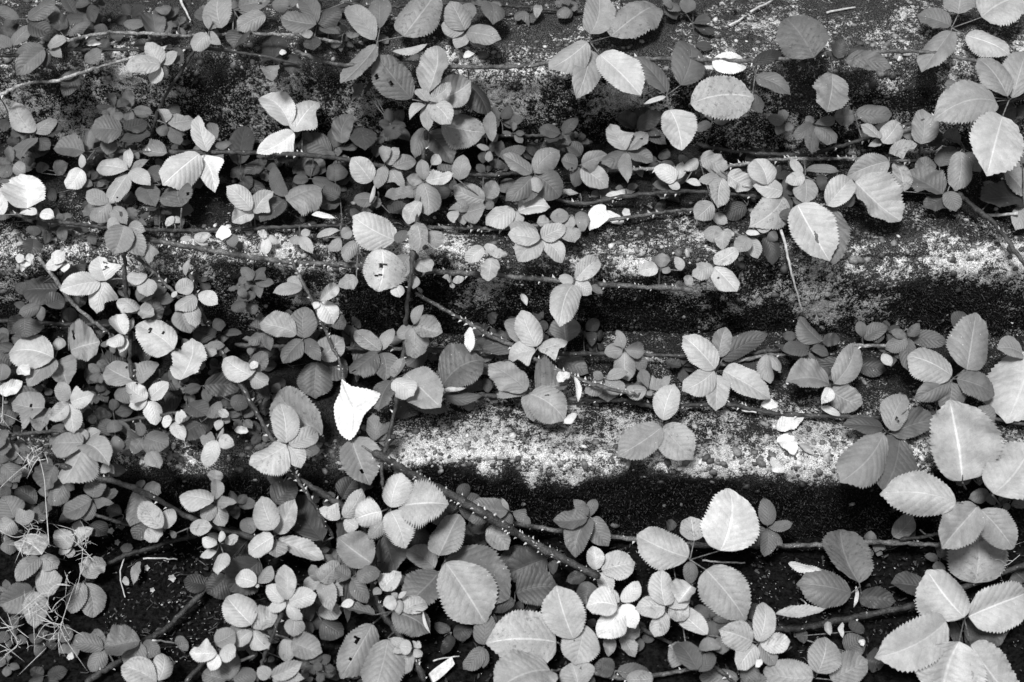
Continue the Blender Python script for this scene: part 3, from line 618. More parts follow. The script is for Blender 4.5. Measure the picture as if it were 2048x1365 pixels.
CANES = [
 ([(285,476),(300,480),(433,503),(567,523),(683,530),(860,543),(950,548),(1073,558),(1216,570),(1366,578),(1385,581)],6.5,4,1.6,14,'thick spiny cane running straight across the face of the middle step'),
 ([(745,905),(776,920),(850,963),(933,1007),(1000,1047),(1050,1077),(1116,1113),(1176,1143),(1200,1155)],8.6,3,3.5,26,'thickest spiny cane slanting down to the right below the lowest step'),
 ([(856,205),(852,265),(847,317),(838,420),(826,512),(816,595),(813,635),(806,708),(786,762),(793,798),(783,848),(770,902),(763,935),(765,975)],4.6,3,2.4,3,'upright cane climbing the middle of the picture over all the steps'),
 ([(830,585),(863,605),(936,645),(983,672),(1030,695),(1076,722),(1133,748),(1176,765),(1216,778),(1275,790)],4.6,4,2.4,15,'spiny cane slanting down right from the middle step face'),
 ([(240,425),(248,460),(250,495),(250,572),(260,642),(260,725),(265,760)],4.6,3,2.4,3,'upright dark cane on the left of the middle step'),
 ([(372,540),(383,560),(400,618),(433,685),(480,765),(507,815),(546,880),(576,920),(600,967),(627,1007),(667,1075)],4.6,3,2.5,14,'long spiny cane falling from the middle step to the foot at left'),
 ([(540,915),(567,940),(625,975),(683,1013),(726,1057),(746,1110),(745,1170),(763,1223),(793,1263),(826,1310),(850,1366)],6.5,3,1.4,6,'dark cane winding down to the bottom edge beside the wood chip'),
 ([(120,930),(173,950),(250,970),(317,1000),(367,1030),(433,1055),(500,1075),(560,1098)],6.0,2,2.2,4,'dark cane sloping over the lower left leaves'),
 ([(400,1068),(387,1073),(340,1083),(300,1097),(250,1112),(213,1130)],5.5,2,1.6,2,'short dark cane above the bare soil at lower left'),
 ([(415,1175),(407,1183),(333,1257),(293,1280),(240,1320),(170,1366)],6.5,2,.5,6,'straight dark cane slanting over bare soil to the bottom left'),
 ([(585,1180),(563,1227),(540,1283),(523,1330),(515,1366)],4.0,2,1.6,5,'thin dark cane dropping to the bottom edge left of the middle'),
 ([(425,1310),(407,1327),(370,1366)],5.5,2,1,2,'stub of dark cane at the bottom edge left of the white soil litter'),
 ([(583,515),(590,535),(617,588),(640,635),(663,690),(680,725),(690,780)],3.8,4,2.6,16,'thin very spiny cane beside the white bud left of centre'),
 ([(73,512),(107,553),(137,598),(180,638),(217,665)],4.0,5,2.2,3,'pale cane slanting at the far left of the middle step'),
 ([(262,500),(273,515),(307,545),(347,585),(362,600)],3.8,4,1.7,8,'short cane slanting under small pale leaves left of the middle step face'),
 ([(-10,196),(53,167),(112,162),(157,147),(267,115),(335,93)],3.8,6,1.2,3,'pale cane crossing the upper left corner of the speckled face'),
 ([(135,83),(150,78),(213,67),(290,68),(380,72),(500,68),(600,72),(683,87)],3.8,5,1.3,3,'pale cane along the top left edge of the upper step'),
 ([(400,85),(390,100),(353,157),(320,213),(300,287)],4.0,2,1.2,1,'dark cane hanging down the speckled upper face at left'),
 ([(-10,111),(45,110),(135,100),(273,100),(410,98),(520,112),(600,130)],4.0,2,.8,2,'dark cane lying on the upper step edge at the top left'),
 ([(190,302),(300,305),(443,305),(567,308),(683,318),(780,335),(940,350),(1030,348),(1110,345)],5.0,3,.9,4,'dark cane lying along the foot of the upper step face'),
 ([(590,102),(683,130),(820,125),(883,133),(966,135),(1050,133),(1096,127),(1180,120),(1300,118),(1405,120),(1505,122),(1582,117),(1660,108),(1745,105),(1838,103),(1900,113),(1952,123),(2060,142)],5.2,4,2.0,2,'longest cane, running along the whole edge of the upper step'),
 ([(1395,286),(1405,290),(1465,303),(1598,310),(1665,297),(1725,280),(1818,248),(1875,233)],4.8,3,1.3,10,'hairy dark cane sagging under leaves at the right of the upper step'),
 ([(1195,341),(1310,338),(1400,340),(1455,333),(1552,320),(1711,318),(1800,322),(1840,320)],4.2,5,1.6,14,'pale bristly cane just below the sagging hairy one'),
 ([(850,455),(930,456),(1016,457),(1110,448),(1203,443),(1290,430),(1365,420),(1400,418)],4.6,4,1.2,6,'cane lying along the middle step edge under small leaves'),
 ([(1108,398),(1170,408),(1250,393),(1365,383),(1440,386),(1520,395)],4.6,3,1.1,4,'cane among white dead leaves on the middle step'),
 ([(470,690),(683,698),(793,698),(950,705),(1130,708),(1206,708),(1365,712),(1480,708),(1560,700)],5.0,3,1.3,3,'dark cane lying at the foot of the middle step face'),
 ([(-10,640),(60,645),(120,648),(200,650),(300,660),(400,690)],4.0,2,.8,2,'dark cane at the far left foot of the middle step face'),
 ([(885,792),(990,792),(1156,800),(1250,802),(1310,813),(1365,812),(1448,808),(1498,817),(1552,828),(1665,832),(1755,835),(1850,828),(1940,832),(2060,850)],5.2,3,1.5,4,'long brown cane lying on the lowest step behind its bright edge'),
 ([(1440,732),(1455,728),(1525,712),(1570,710)],4.0,5,1.4,3,'short pale cane at the right under a five-leaflet rosette'),
 ([(1700,693),(1715,692),(1768,692),(1800,690)],3.6,5,1.2,2,'short pale twig-like cane under tiny leaf pair at right'),
 ([(1915,385),(1928,397),(1960,425),(1995,455),(2060,545)],5.5,3,1.6,2,'brown cane slanting off the right edge at the middle step'),
 ([(1010,1044),(1026,1047),(1120,1062),(1260,1078),(1365,1088),(1470,1092),(1548,1093),(1640,1090),(1750,1085),(1880,1090)],6.2,4,1.2,7,'bristly cane lying level on the soil below the black face'),
 ([(1530,1263),(1541,1260),(1620,1253),(1700,1237),(1850,1205),(1940,1170),(2060,1125)],6.8,2,1.5,2,'dark cane rising to the right edge among the biggest leaves'),
 ([(1262,1246),(1276,1253),(1343,1288),(1420,1330),(1470,1366)],4.2,3,1.3,6,'thin cane under the rosettes at the bottom right of centre'),
 ([(1160,1335),(1183,1343),(1260,1357),(1366,1342),(1400,1338)],4.8,4,1.2,6,'bristly cane at the very bottom between two big leaves'),
 ([(175,1022),(187,1027),(220,1040),(260,1050),(330,1060)],3.8,4,1.4,2,'short grey cane beneath dark leaves at lower left'),
 ([(-10,1185),(60,1195),(120,1180),(180,1160),(210,1120)],3.2,3,1.0,3,'thin cane among pale wisps at the lower left edge'),
 ([(940,271),(950,272),(1043,272),(1120,270)],4.0,2,.6,2,'short dark cane at the foot of the upper face right of centre'),
 ([(-10,875),(80,865),(170,860),(260,840),(380,822),(480,815)],3.8,3,.9,3,'thin cane hidden under the crowd of leaves at left'),
 ([(-10,420),(60,435),(140,447),(250,458),(400,462),(560,455),(690,450)],4.4,3,.9,4,'dark cane along the bright left edge of the middle step'),
 ([(690,5),(760,15),(900,8),(1040,14),(1160,24),(1300,18),(1420,30)],4.0,3,.9,3,'cane half hidden along the very top edge of the picture'),
 ([(1870,300),(1930,240),(1985,215),(2060,190)],4.2,3,1.6,2,'cane carrying the huge round leaves at the upper right'),
 ([(2060,960),(2000,1010),(1950,1040),(1890,1065),(1800,1080)],4.6,3,1.7,2,'cane carrying big pale leaves at the right below the lowest step'),
]
# ------------------------------------------------------------------ brambles: leaflets
ALB = [.015, .022, .034, .058, .108, .215, .33, .44, .53, .60]  # leaf albedo by tone: own colour plus shade on the lower leaves
CELL = 8.0; ZW, ZH = int(W/CELL)+1, int(H/CELL)+1
_gx, _gy = np.meshgrid((np.arange(-12, ZW+12)+.5)*CELL, (np.arange(-12, ZH+12)+.5)*CELL)
ZB = surf(_gx.ravel(), _gy.ravel()).reshape(_gx.shape)
def zcell(px, py):
    i = np.clip((py/CELL).astype(int)+12, 0, ZB.shape[0]-1); j = np.clip((px/CELL).astype(int)+12, 0, ZB.shape[1]-1); return i, j
def grid(NR, NC): return (NR, NC, np.linspace(0, 1, NR), np.linspace(-1, 1, NC), [(i*NC+j, i*NC+j+1, (i+1)*NC+j+1, (i+1)*NC+j) for i in range(NR-1) for j in range(NC-1)])
GRIDS = [grid(29, 7), grid(45, 11)]
def leaflet_geo(B, axis, side, nrm, L, hw, flags, rs):
    NR, NC, TT, UU, GRID_F = GRIDS[1 if hw > .0145 else 0]
    bigl = min(1.0, max(0.0, (hw-.014)/.03))
    """world verts + uv of one serrated, pleated leaflet; returns faces too"""
    a = rs.uniform(.76, 1.04); b = rs.uniform(.46, .60)+(.20*min(1, max(0, (.013-hw)/.006)))
    if rs.uniform() < .08 and not flags and hw < .016: flags = rs.choice(['A', 'B'])
    if rs.uniform() < .08 and .0145 < hw < .030: flags += 'h'
    if rs.uniform() < .17: flags += 'c'
    w = np.sin(math.pi*np.clip(TT, 0, 1)**a)**b
    w *= 1-rs.uniform(.25, .6)*np.clip((TT-.84)/.12, 0, 1)**1.5; w[0] = .05; w[-1] = .012
    teeth = np.where(np.arange(NR) % 2 == 0, -1.0, 1.0)*rs.uniform(.8, 1.2, NR)
    amp = (.11 if 's' in flags else .042+.03*min(1, max(0, (.013-hw)/.006)))*np.clip(np.sin(math.pi*TT), 0, 1)**.4*np.clip((TT-.06)*8, 0, 1)
    wl = w*(1+rs.uniform(-.12, .12)); wr = w*(1+rs.uniform(-.12, .12))
    lobe = lambda: 1+.85*np.exp(-((TT-.34)/.17)**2)-.26*np.exp(-((TT-.66)/.10)**2)
    if 'A' in flags: wl = wl*lobe()/1.35; wr = wr*.95
    if 'B' in flags: wr = wr*lobe()/1.35; wl = wl*.95
    # uneven margin
    nz = lambda: np.convolve(np.pad(np.interp(TT, np.linspace(0, 1, 7), rs.uniform(-.40, .22, 7) if 'j' in flags else rs.uniform(-.08, .08, 7)), 3, mode='edge'), np.ones(7)/7, 'valid')
    wl = wl*(1+nz())+teeth*amp; wr = wr*(1+nz())+np.roll(teeth, 1)*amp
    wl = np.maximum(wl, .01); wr = np.maximum(wr, .01)
    t = TT[:, None]+0*UU[None]; u = np.where(UU[None] < 0, UU[None]*wl[:, None], UU[None]*wr[:, None])
    tt = t+teeth[:, None]*.010*np.abs(UU)[None]**3*np.clip(np.sin(math.pi*t), 0, 1)
    curl = 'c' in flags
    fold = rs.uniform(.02, .55); arch = rs.uniform(-.01, .12); tipdroop = rs.uniform(-.05, .22); roll = rs.uniform(-.20, .20)
    bend = rs.uniform(-.09, .09)
    au = np.abs(u)
    zz = L*(arch*4*tt*(1-tt)-tipdroop*np.clip(tt-.55, 0, 1)**2*2.2)
    zz += hw*(fold*au-rs.uniform(.05, .75)*au**2+roll*u*.5)
    ph = (tt-.30*np.abs(UU)[None])*8*math.pi
    zz += hw*(.018+.06*bigl)*np.abs(np.sin(ph))*np.clip(au*3, 0, 1)
    wav = np.interp(tt.ravel(), np.linspace(0, 1, 6), rs.uniform(-1, 1, 6)).reshape(tt.shape)
    wav2 = np.interp(tt.ravel(), np.linspace(0, 1, 6), rs.uniform(-1, 1, 6)).reshape(tt.shape)
    zz += hw*(.24 if curl else .13)*np.where(u < 0, wav, wav2)*au**1.5
    if curl:
        zz += hw*(rs.uniform(.5, .9)*au**2*np.where(u < 0, 1, rs.uniform(.2, 1)))+L*rs.uniform(.06, .18)*np.clip(tt-.5, 0, 1)**2*4
        zz += hw*.12*np.sin(tt*17+u*3)*au
    P = B+axis*(L*tt)[..., None]+side*(hw*u+L*bend*4*tt*(1-tt))[..., None]+nrm*zz[..., None]
    faces = GRID_F
    if 'h' in flags:
        drop = set()
        for rep in range(int(rs.integers(1, 3))):
            ci, cj = int(rs.integers(int(NR*.2), int(NR*.85))), int(rs.integers(0, NC-1))
            for q in range(int(rs.integers(1, 3))):
                r0 = ci+int(rs.integers(-1, 2))
                for rr_ in range(r0, r0+int(rs.integers(2, 6))): drop.add(min(NR-3, max(3, rr_))*(NC-1)+min(NC-2, cj+q))
        P = P+axis*(L*rs.normal(0, .003, P.shape[:2]))[..., None]
        faces = [f for q, f in enumerate(GRID_F) if q not in drop]
    uv = np.stack([(np.broadcast_to(UU[None], t.shape)+1)/2, t], -1).reshape(-1, 2)
    return P.reshape(-1, 3), faces, uv
def plane_hit(px, py, P0, n):
    d = ray(px, py)[0]; return CAM+d*(((P0-CAM)@n)/(d@n))
VIEW = -f0
def leaf_normal(rs, spread):
    n = VIEW*.55+np.array([0, 0, 1])*.62+rs.normal(0, spread, 3)*np.array([1, 1, .5]); return n/np.linalg.norm(n)
def build_leaflets(j, lfs, depth, n, seed, dz=None):
    J = CAM+ray(*j)[0]*depth; out = []
    for q, (b, tp, w, tone, fl) in enumerate(lfs):
        rs = np.random.default_rng(seed*37+q)
        nn = n+rs.normal(0, .15, 3); nn /= np.linalg.norm(nn)
        B = plane_hit(*b, J, n)
        if dz is not None: B = B-ray(*b)[0]*dz[q]
        T = plane_hit(*tp, B, nn)
        ax = T-B; L = np.linalg.norm(ax); ax /= L; sd = np.cross(ax, nn); sd /= np.linalg.norm(sd)   # +u = right of heading
        ip = np.array([sd@rt, sd@up]); hw = (w*1.07/2)/(F/((B-CAM)@f0))/max(np.linalg.norm(ip), .5)
        out.append((B, tone, fl)+leaflet_geo(B, ax, sd, nn, L, hw, fl, rs))
    return J, out
def parse(txt):
    res = []; ox = oy = 0
    for line in txt.strip().splitlines():
        if line[0] == '@': ox, oy = map(float, line[1:].split()); continue
        h, b = line.split(':'); jx, jy, lay, tone = map(float, h.split()); lf = []
        cv = lambda x, y: (ox+x/3, oy+y/3)
        for q in b.split(';'):
            nums = []; fl = ''; tn = tone
            for k in q.split():
                if k.lstrip('-').isdigit(): nums.append(float(k))
                elif k[0] == 't' and k[1:].isdigit(): tn = float(k[1:])
                else: fl += k
            if len(nums) == 3:
                tx, ty, w = nums; d = math.hypot(tx-jx, ty-jy); g = min(.10, 9/d); bx, by = jx+(tx-jx)*g, jy+(ty-jy)*g
            else: bx, by, tx, ty, w = nums
            lf.append((cv(bx, by), cv(tx, ty), w/3, int(tn), fl))
        res.append((cv(jx, jy), lay, lf))
    return res
LEAVES = parse(LEAF_DATA)
# the undergrowth: small leaves deep in the gaps, low tones carry the shade there
frs = np.random.default_rng(77)
for x0, y0, x1, y1, cnt in [(0,215,700,400,34),(700,240,1450,400,26),(1450,250,2000,400,12),(0,560,520,720,24),(0,720,560,900,26),(380,640,1250,800,26),(1250,660,2000,800,16),
                            (0,900,260,1080,14),(0,1180,160,1365,8),(430,960,1000,1180,22),(480,1180,1150,1365,22),(1000,1180,1560,1365,14),(1700,860,2048,1150,10),(0,0,900,90,22),(0,400,720,470,16)]:
    for q in range(cnt):
        j = (frs.uniform(x0, x1), frs.uniform(y0, y1)); nl = int(frs.choice([3, 3, 4, 5])); a0 = frs.uniform(0, 6.28); lf = []; L0 = frs.uniform(24, 46); tn = int(frs.choice([2, 3, 3, 4, 4]))
        for k in range(nl):
            a = a0+k*6.28/nl*frs.uniform(.8, 1.0); L = L0*frs.uniform(.75, 1.2); d = np.array([math.cos(a), math.sin(a)*.85])
            lf.append(((j[0]+d[0]*4, j[1]+d[1]*4), (j[0]+d[0]*L, j[1]+d[1]*L), L*frs.uniform(.46, .64), tn, ''))
        LEAVES.append((j, float(frs.choice([-.4, 0, .4, .8])), lf))

# ------------------------------------------------------------------ brambles: canes
# (points in the photo, radius px, tone, layer, prickles per 100 px, label)
cane_rec = []
for pts, rad, tone, lay, pr, label in CANES:
    d = spline(np.array(pts, float), 7.0); cane_rec.append(dict(p=d, rad=rad, tone=tone, lay=lay, pr=pr, label=label, leaves=[]))

jobs = [(lay, 1, i) for i, (j, lay, lf) in enumerate(LEAVES)]+[(c['lay'], 0, i) for i, c in enumerate(cane_rec)]
jobs.sort()
placed = {}
for lay, kind, i in jobs:
    if kind == 0:
        c = cane_rec[i]; px, py = c['p'][:, 0], c['p'][:, 1]
        ii, jj = zcell(px, py); base = surf(px, py)-.008-.010*lay
        need = np.minimum(base, ZB[ii, jj]-.004-c['rad']/1333)
        k = 9; pad = np.pad(need, k, mode='edge'); mn = np.array([pad[q:q+2*k+1].min() for q in range(len(need))])
        kk = 15; pad = np.pad(mn, kk, mode='edge'); ker = np.hanning(2*kk+3)[1:-1]; ker /= ker.sum(); s = np.convolve(pad, ker, 'valid')
        s = np.maximum(s, surf(px, py)-.11)
        # let the cane sway a little in depth along its length
        c['P'] = CAM+ray(px, py)*s[:, None]
        np.minimum.at(ZB, (ii, jj), s-c['rad']/1333)
    else:
        j, lay_, lf = LEAVES[i]; rs = np.random.default_rng(1000+i); n = leaf_normal(rs, .17)
        sj = surf(*j)[0]; depth = sj-.010-.013*lay
        for it in range(2):
            J, out = build_leaflets(j, lf, depth, n, 5000+i)
            V = np.concatenate([o[3] for o in out]); px, py = proj(V); s = np.linalg.norm(V-CAM, axis=1); ii, jj = zcell(px, py)
            ok = (px > -60) & (px < W+60) & (py > -60) & (py < H+60)
            if not ok.any(): ok[:] = True
            ex = (s-ZB[ii, jj]+.0035)[ok]; sh = np.percentile(ex, 96)
            if it == 0 and sh > 0: depth -= min(sh, .075)
            else: break
        # within the leaf: paler leaflets lie over darker ones
        dz = [0.0]*len(lf); J, out = build_leaflets(j, lf, depth, n, 5000+i)
        for q in sorted(range(len(lf)), key=lambda q: (lf[q][3], -q)):
            for it in range(2):
                V = out[q][3]; px, py = proj(V); s = np.linalg.norm(V-CAM, axis=1); ii, jj = zcell(px, py)
                sh = np.percentile(s-ZB[ii, jj]+.002, 94)
                if it == 0 and sh > 0: dz[q] = min(sh, .03); J, out = build_leaflets(j, lf, depth, n, 5000+i, dz)
            np.minimum.at(ZB, (ii, jj), s)
        placed[i] = (J, out, depth)

# every leaf grows from the nearest cane
far = 0
for i, (J, out, depth) in placed.items():
    j = LEAVES[i][0]; best = None
    for c in cane_rec:
        d = np.hypot(c['p'][:, 0]-j[0], c['p'][:, 1]-j[1]); k = int(d.argmin())
        if best is None or d[k] < best[0]: best = (d[k], c, k)
    best[1]['leaves'].append((i, best[2], best[0]))
def grey(t): return (t, t, 0, 1)
for c in cane_rec:
    P = c['P']; o0 = P[len(P)//2].copy(); o0[2] = max(0, o0[2]-.02)
    root = tag(link('bramble_cane', None, loc=o0), c['label'], 'bramble', 'bramble canes trailing over the steps'); root.empty_display_size = .05
    m = len(P); rw = .88*c['rad']/1333; tt = np.linspace(0, 1, m); rad = rw*(1.0-.25*np.abs(tt-.4))*(1+.08*np.sin(tt*m*.35)+.05*np.sin(tt*m*.93))
    rad[-1] *= .5; rad[0] *= .6
    # knots where leaves spring
    kn = np.ones(m)
    for i, k, d in c['leaves']: kn[max(0, k-1):k+2] = 1.2
    rad = rad*kn
    rs = np.random.default_rng(int(P[0, 0]*1e4) % 99991)
    Pj = P+rs.normal(0, .0006, P.shape)
    v, f = tube(Pj, rad, 8); st = link('stem', mesh('stem', v-o0, f), CANE, root); st.color = grey([.02, .022, .027, .032, .06, .12, .17][c['tone']])
    if c['pr'] > 0:
        mb = MB(); T = np.gradient(P, axis=0); T /= np.linalg.norm(T, axis=1)[:, None]
        cnt = int(c['pr']*m*7/100)
        for q in range(cnt):
            k = rs.integers(1, m-1); a = np.cross(T[k], rs.normal(0, 1, 3)); a /= np.linalg.norm(a); h = rs.uniform(.0026, .0058); w = h*.24
            b = np.cross(T[k], a); bp = P[k]+a*rad[k]*.85; tip = bp+a*h-T[k]*h*.45
            mb.add([bp+T[k]*w*1.7, bp+b*w, bp-T[k]*w*1.7, bp-b*w, tip], [(0, 1, 4), (1, 2, 4), (2, 3, 4), (3, 0, 4)])
        tag(link('prickles', mb.mesh('prickles', o0, False), PRICK, root), kind='stuff')
    for i, k, d in c['leaves']:
        J, out, depth = placed[i]; mb = MB(); A = P[k]; reach = np.linalg.norm(A-J)
        down = ray(*LEAVES[i][0])[0]
        if d > 55:                                                    # stalk dives out of sight between the leaves
            A = J+(A-J)/reach*.014+down*min(.03, max(.006, surf(*LEAVES[i][0])[0]-depth-.004))
        mid = (A+J)/2+down*min(.25*np.linalg.norm(A-J), .02)+rs.normal(0, .002, 3)
        t = np.linspace(0, 1, 7)[:, None]; C = (1-t)**2*A+2*t*(1-t)*mid+t**2*J
        pr = .0012 if len(out) and LEAVES[i][1] > 1 else .0008; mb.add(*tube(C, np.linspace(pr*1.25, pr, 7), 5))
        for B, tone, fl, V, fc, uv in out:
            if np.linalg.norm(B-J) > .003: mb.add(*tube([J, (J+B)/2+down*.001, B], [pr, pr*.8, pr*.7], 5))
        stalk = link('leaf_stalk', mb.mesh('leaf_stalk', J), CANE, root, J-o0); stalk.color = grey(.08)
        for B, tone, fl, V, fc, uv in out:
            ob = link('leaflet', mesh('leaflet', V-B, fc, True, uv), LEAF, stalk, B-J)
            a = ALB[tone]*rs.uniform(.80, 1.16); ob.color = (a, a, 1.0 if rs.uniform() < .18 else rs.uniform(0, .35), 1)
# ------------------------------------------------------------------ fallen leaves, sticks, weeds, litter
def fallen(b, tp, w, tone, fl, label, cat='dead leaf', lift=.006, name='fallen_leaf', mat=None, seed=0, group='dead leaves lying about'):
    """one dead leaf lying on what is under it; b, tp, w in photo pixels"""
    mx, my = (b[0]+tp[0])/2, (b[1]+tp[1])/2; rs = np.random.default_rng(int(mx*7+my)); n = leaf_normal(rs, .15)
    ii, jj = zcell(np.array([b[0], mx, tp[0]]), np.array([b[1], my, tp[1]])); d = min(ZB[ii, jj].min(), surf(mx, my)[0]-.002)-lift
    J, out = build_leaflets((mx, my), [(b, tp, w, tone, fl)], d, n, int(mx*13+my*7))
    B, tone, fl, V, fc, uv = out[0]; base = V.mean(0)
    ob = link(name, mesh(name, V-base, fc, True, uv), mat or LEAF, None, base); a = ALB[tone]; ob.color = (a, a, .3, 1)
    return tag(ob, label, cat, group)
q = lambda ox, oy, *a: [(ox+a[0]/3, oy+a[1]/3), (ox+a[2]/3, oy+a[3]/3), a[4]/3]
FALLEN = [
 (q(1365,0,180,400,385,375,150),9,'','white dead leaf crossed by the long cane on the upper step',-.012),
 (q(1365,0,130,395,215,425,45),8,'c','small white scrap beside the dead leaf under the long cane',-.004),
 (q(683,0,1585,1175,1762,1150,62),8,'','narrow pale dead leaf lying level on the middle step',.006),
 (q(683,0,1575,1230,1488,1380,112),9,'','broad white dead leaf standing on end at the middle step edge',.008),
 (q(683,0,1578,1275,1702,1342,62),9,'','narrow white dead leaf pointing down right on the middle step edge',.006),
 (q(683,0,1700,1250,1712,1335,50),8,'c','small torn white scrap right of the narrow white dead leaf',.006),
 (q(683,455,772,598,770,752,66),9,'c','white rolled dead leaf hanging from the slanting spiny cane',.012),
 (q(683,455,1080,398,1112,472,36),7,'c','tiny pale dead leaf hanging on a thread on the black face',.006),
 (q(683,455,1398,898,1418,1052,42),9,'c','narrow white curled leaf beside the tip of the slanting cane',.01),
 (q(683,455,1300,930,1370,880,60),8,'c','crumpled white scrap on the grey curled leaf at centre',.012),
 (q(683,455,1412,1118,1333,1178,52),8,'','white pointed scrap just behind the bright lowest step edge',.006),
 (q(1365,455,568,1217,730,1128,72),8,'c','folded white dead leaf on the lowest step at right',.006),
 (q(1365,455,588,1248,672,1370,112),9,'c','torn white dead leaf on the bright lowest step edge',.006),
 (q(1365,455,700,1300,785,1368,42),6,'c','small grey dead leaf touching the torn white one',.006),
 (q(1365,910,530,15,615,108,62),9,'c','white leaf scrap hanging over the lowest step edge',.006),
 (q(0,455,1405,1218,1492,1228,46),8,'c','small white scrap left of the two overlapping pale leaves',.006),
 (q(0,455,110,840,180,890,60),8,'','white leaf scrap under the big leaves at far left',.004),
 (q(0,455,-10,985,135,925,95),8,'c','white crumpled leaf at the left edge below the middle step',.006),
 (q(0,0,1675,320,1722,315,34),9,'','tiny white petal-like scrap on dark leaves at upper left',.006),
 (q(0,0,515,270,610,268,36),9,'c','small white flake on the upper step edge at left',.004),
 (q(0,0,1870,1290,2015,1312,36),9,'c','thin white flake left of the jagged leaf at the middle step',.006),
 (q(1365,910,635,650,835,690,62),7,'c','curled pale dead leaf on the dark soil left of the round grey leaf',.006),
 (q(1365,910,560,955,842,945,72),6,'c','flat strip of pale bark-like dead leaf on the soil at lower right',.006),
 (q(1365,910,1042,788,1028,922,24),8,'','thin upright white blade beside the round grey leaf',.012),
 (q(1365,910,1060,860,1280,880,120),3,'c','dark crumpled dead leaf right of the thin white blade',.006),
 (q(1365,910,960,1005,962,1102,34),7,'c','small pale curl on the soil under the dark rising cane',.006),
 (q(1365,910,870,1000,885,1085,50),6,'c','grey crumpled curl left of the small pale one',.006),
 (q(1365,910,1058,1112,1085,1150,40),9,'c','tiny white chip on a dark leaf at lower right',.008),
 (q(1365,910,440,1275,475,1225,40),9,'c','tiny white tip under the five-leaflet rosette at lower right',.006),
 (q(683,0,730,345,800,325,40),9,'c','crumpled white flake on the upper step right of the leaf cluster',.004),
 (q(0,910,745,730,775,785,40),6,'c','small pale dead leaf standing on the bare soil',.006),
 (q(0,910,840,640,800,785,60),5,'c','curled grey dead leaf standing on the bare soil',.006),
 (q(0,910,1060,1090,1125,1180,70),4,'c','small round dead leaf at the end of a pale twig',.006),
 (q(0,910,400,1215,445,1220,36),8,'c','white square chip on soil at the bottom left',.004),
 (q(0,910,720,560,800,560,60),4,'c','shrivelled grey leaf beside the short dark cane',.006),
 (q(1365,455,470,1065,575,1080,60),9,'c','white flaky scrap beside the long brown cane',.004),
]
for (b, tp, w), tone, fl, lab, lift in FALLEN: fallen(b, tp, w, tone, fl+('j' if w < 40 else ''), lab, lift=lift)

# the big white fallen leaf with a toothed, squarish outline
OUT = [(683,757),(693,766),(702,772),(720,775),(737,777),(750,781),(761,786),(757,797),(750,808),(738,820),(728,831),(722,846),(717,860),(710,871),(700,880),(690,876),(681,868),(674,854),(670,840),(668,826),(668,812),(673,799),(680,786),(682,770)]
C0 = np.array([706., 818.]); ii, jj = zcell(np.array([690., 720, 700, 740]), np.array([780., 800, 860, 790])); dW = ZB[ii, jj].min()-.012
nW = VIEW*.8+np.array([.05, 0, .45]); nW /= np.linalg.norm(nW); JW = CAM+ray(*C0)[0]*dW
OA = np.array(OUT+OUT[:1], float); pts = np.concatenate([OA[i]+(OA[i+1]-OA[i])*np.linspace(0, 1, 4, endpoint=False)[:, None] for i in range(len(OUT))]); m = len(pts); rs = np.random.default_rng(3)
V = []; uvw = []
for rg, fr in enumerate((0, .25, .5, .75, .92, 1.0)):
    for k, p in enumerate(pts):
        tooth = (1+(.022 if k % 2 else -.018)) if fr == 1.0 else 1
        pp = C0+(p-C0)*fr*tooth; P = plane_hit(*pp, JW, nW); d = np.linalg.norm(pp-C0)/60
        along = ((pp-np.array([676, 862]))@np.array([.62, -.78]))/100
        across = (pp-C0)@np.array([.78, .62])/45
        V.append(P+nW*(.004*abs(across)**1.3-.006*d*d+.0012*math.sin(along*40-abs(across)*9))); uvw.append((.5+across*.5, along))
Fs = [(a*m+k, a*m+(k+1) % m, (a+1)*m+(k+1) % m, (a+1)*m+k) for a in range(5) for k in range(m)]
V = np.array(V); bc = V.mean(0)
wl = link('fallen_leaf', mesh('fallen_leaf', V-bc, Fs, True, uvw), LEAF, None, bc); wl.color = (.56, .56, .3, 1)
tag(wl, 'biggest bright white fallen leaf, squarish with toothed edge, left of the lowest step edge', 'dead leaf', 'dead leaves lying about')

def stick(pts, r0, r1, label, mat, name='dry_stick', cat='stick', lift=.006, n=6):
    d = spline(np.array(pts, float), 8.0); ii, jj = zcell(d[:, 0], d[:, 1]); s = np.minimum(ZB[ii, jj], surf(d[:, 0], d[:, 1]))-lift
    a = np.polyfit(np.arange(len(s)), s, 1 if len(s) < 12 else 2); s = np.polyval(a, np.arange(len(s))); s -= max(0, (s-ZB[ii, jj]).max()*.6)
    P = CAM+ray(d[:, 0], d[:, 1])*s[:, None]; rs = np.random.default_rng(len(d)+int(d[0, 0])); P = P+rs.normal(0, .0004, P.shape)
    v, f = tube(P, np.linspace(r0, r1, len(P))*.78/1333, n); c = v.mean(0)
    return tag(link(name, mesh(name, v-c, f), mat, None, c), label, cat)
stick([(357,-8),(368,15),(381,42)],4.6,2.0,'pale tapering stem hanging in at the top edge, left',STRAW,'dry_straw','straw',.02)
stick([(1562,460),(1570,490),(1582,540),(1595,590),(1606,628)],4.0,2.0,'long pale dry stem hanging down the middle step face',STRAW,'dry_straw','straw',.014)
stick([(1500,24),(1528,10),(1545,2)],3.4,2.6,'short pale stick on the upper step near the top',STRAW)
stick([(1458,52),(1475,43),(1488,33)],3.0,2.4,'stubby grey twig on the upper step below the pale stick',WOOD)
stick([(1653,26),(1680,20),(1711,15)],3.4,2.6,'level pale stick on bare concrete at the top right',STRAW)
stick([(1970,431),(2000,430),(2036,427)],4.6,4.2,'straight pale stick at the right edge of the middle step',STRAW)
stick([(1404,1121),(1440,1125),(1489,1126)],2.6,2.0,'thin straight stick on the soil under the toothed pale leaf',WOOD)
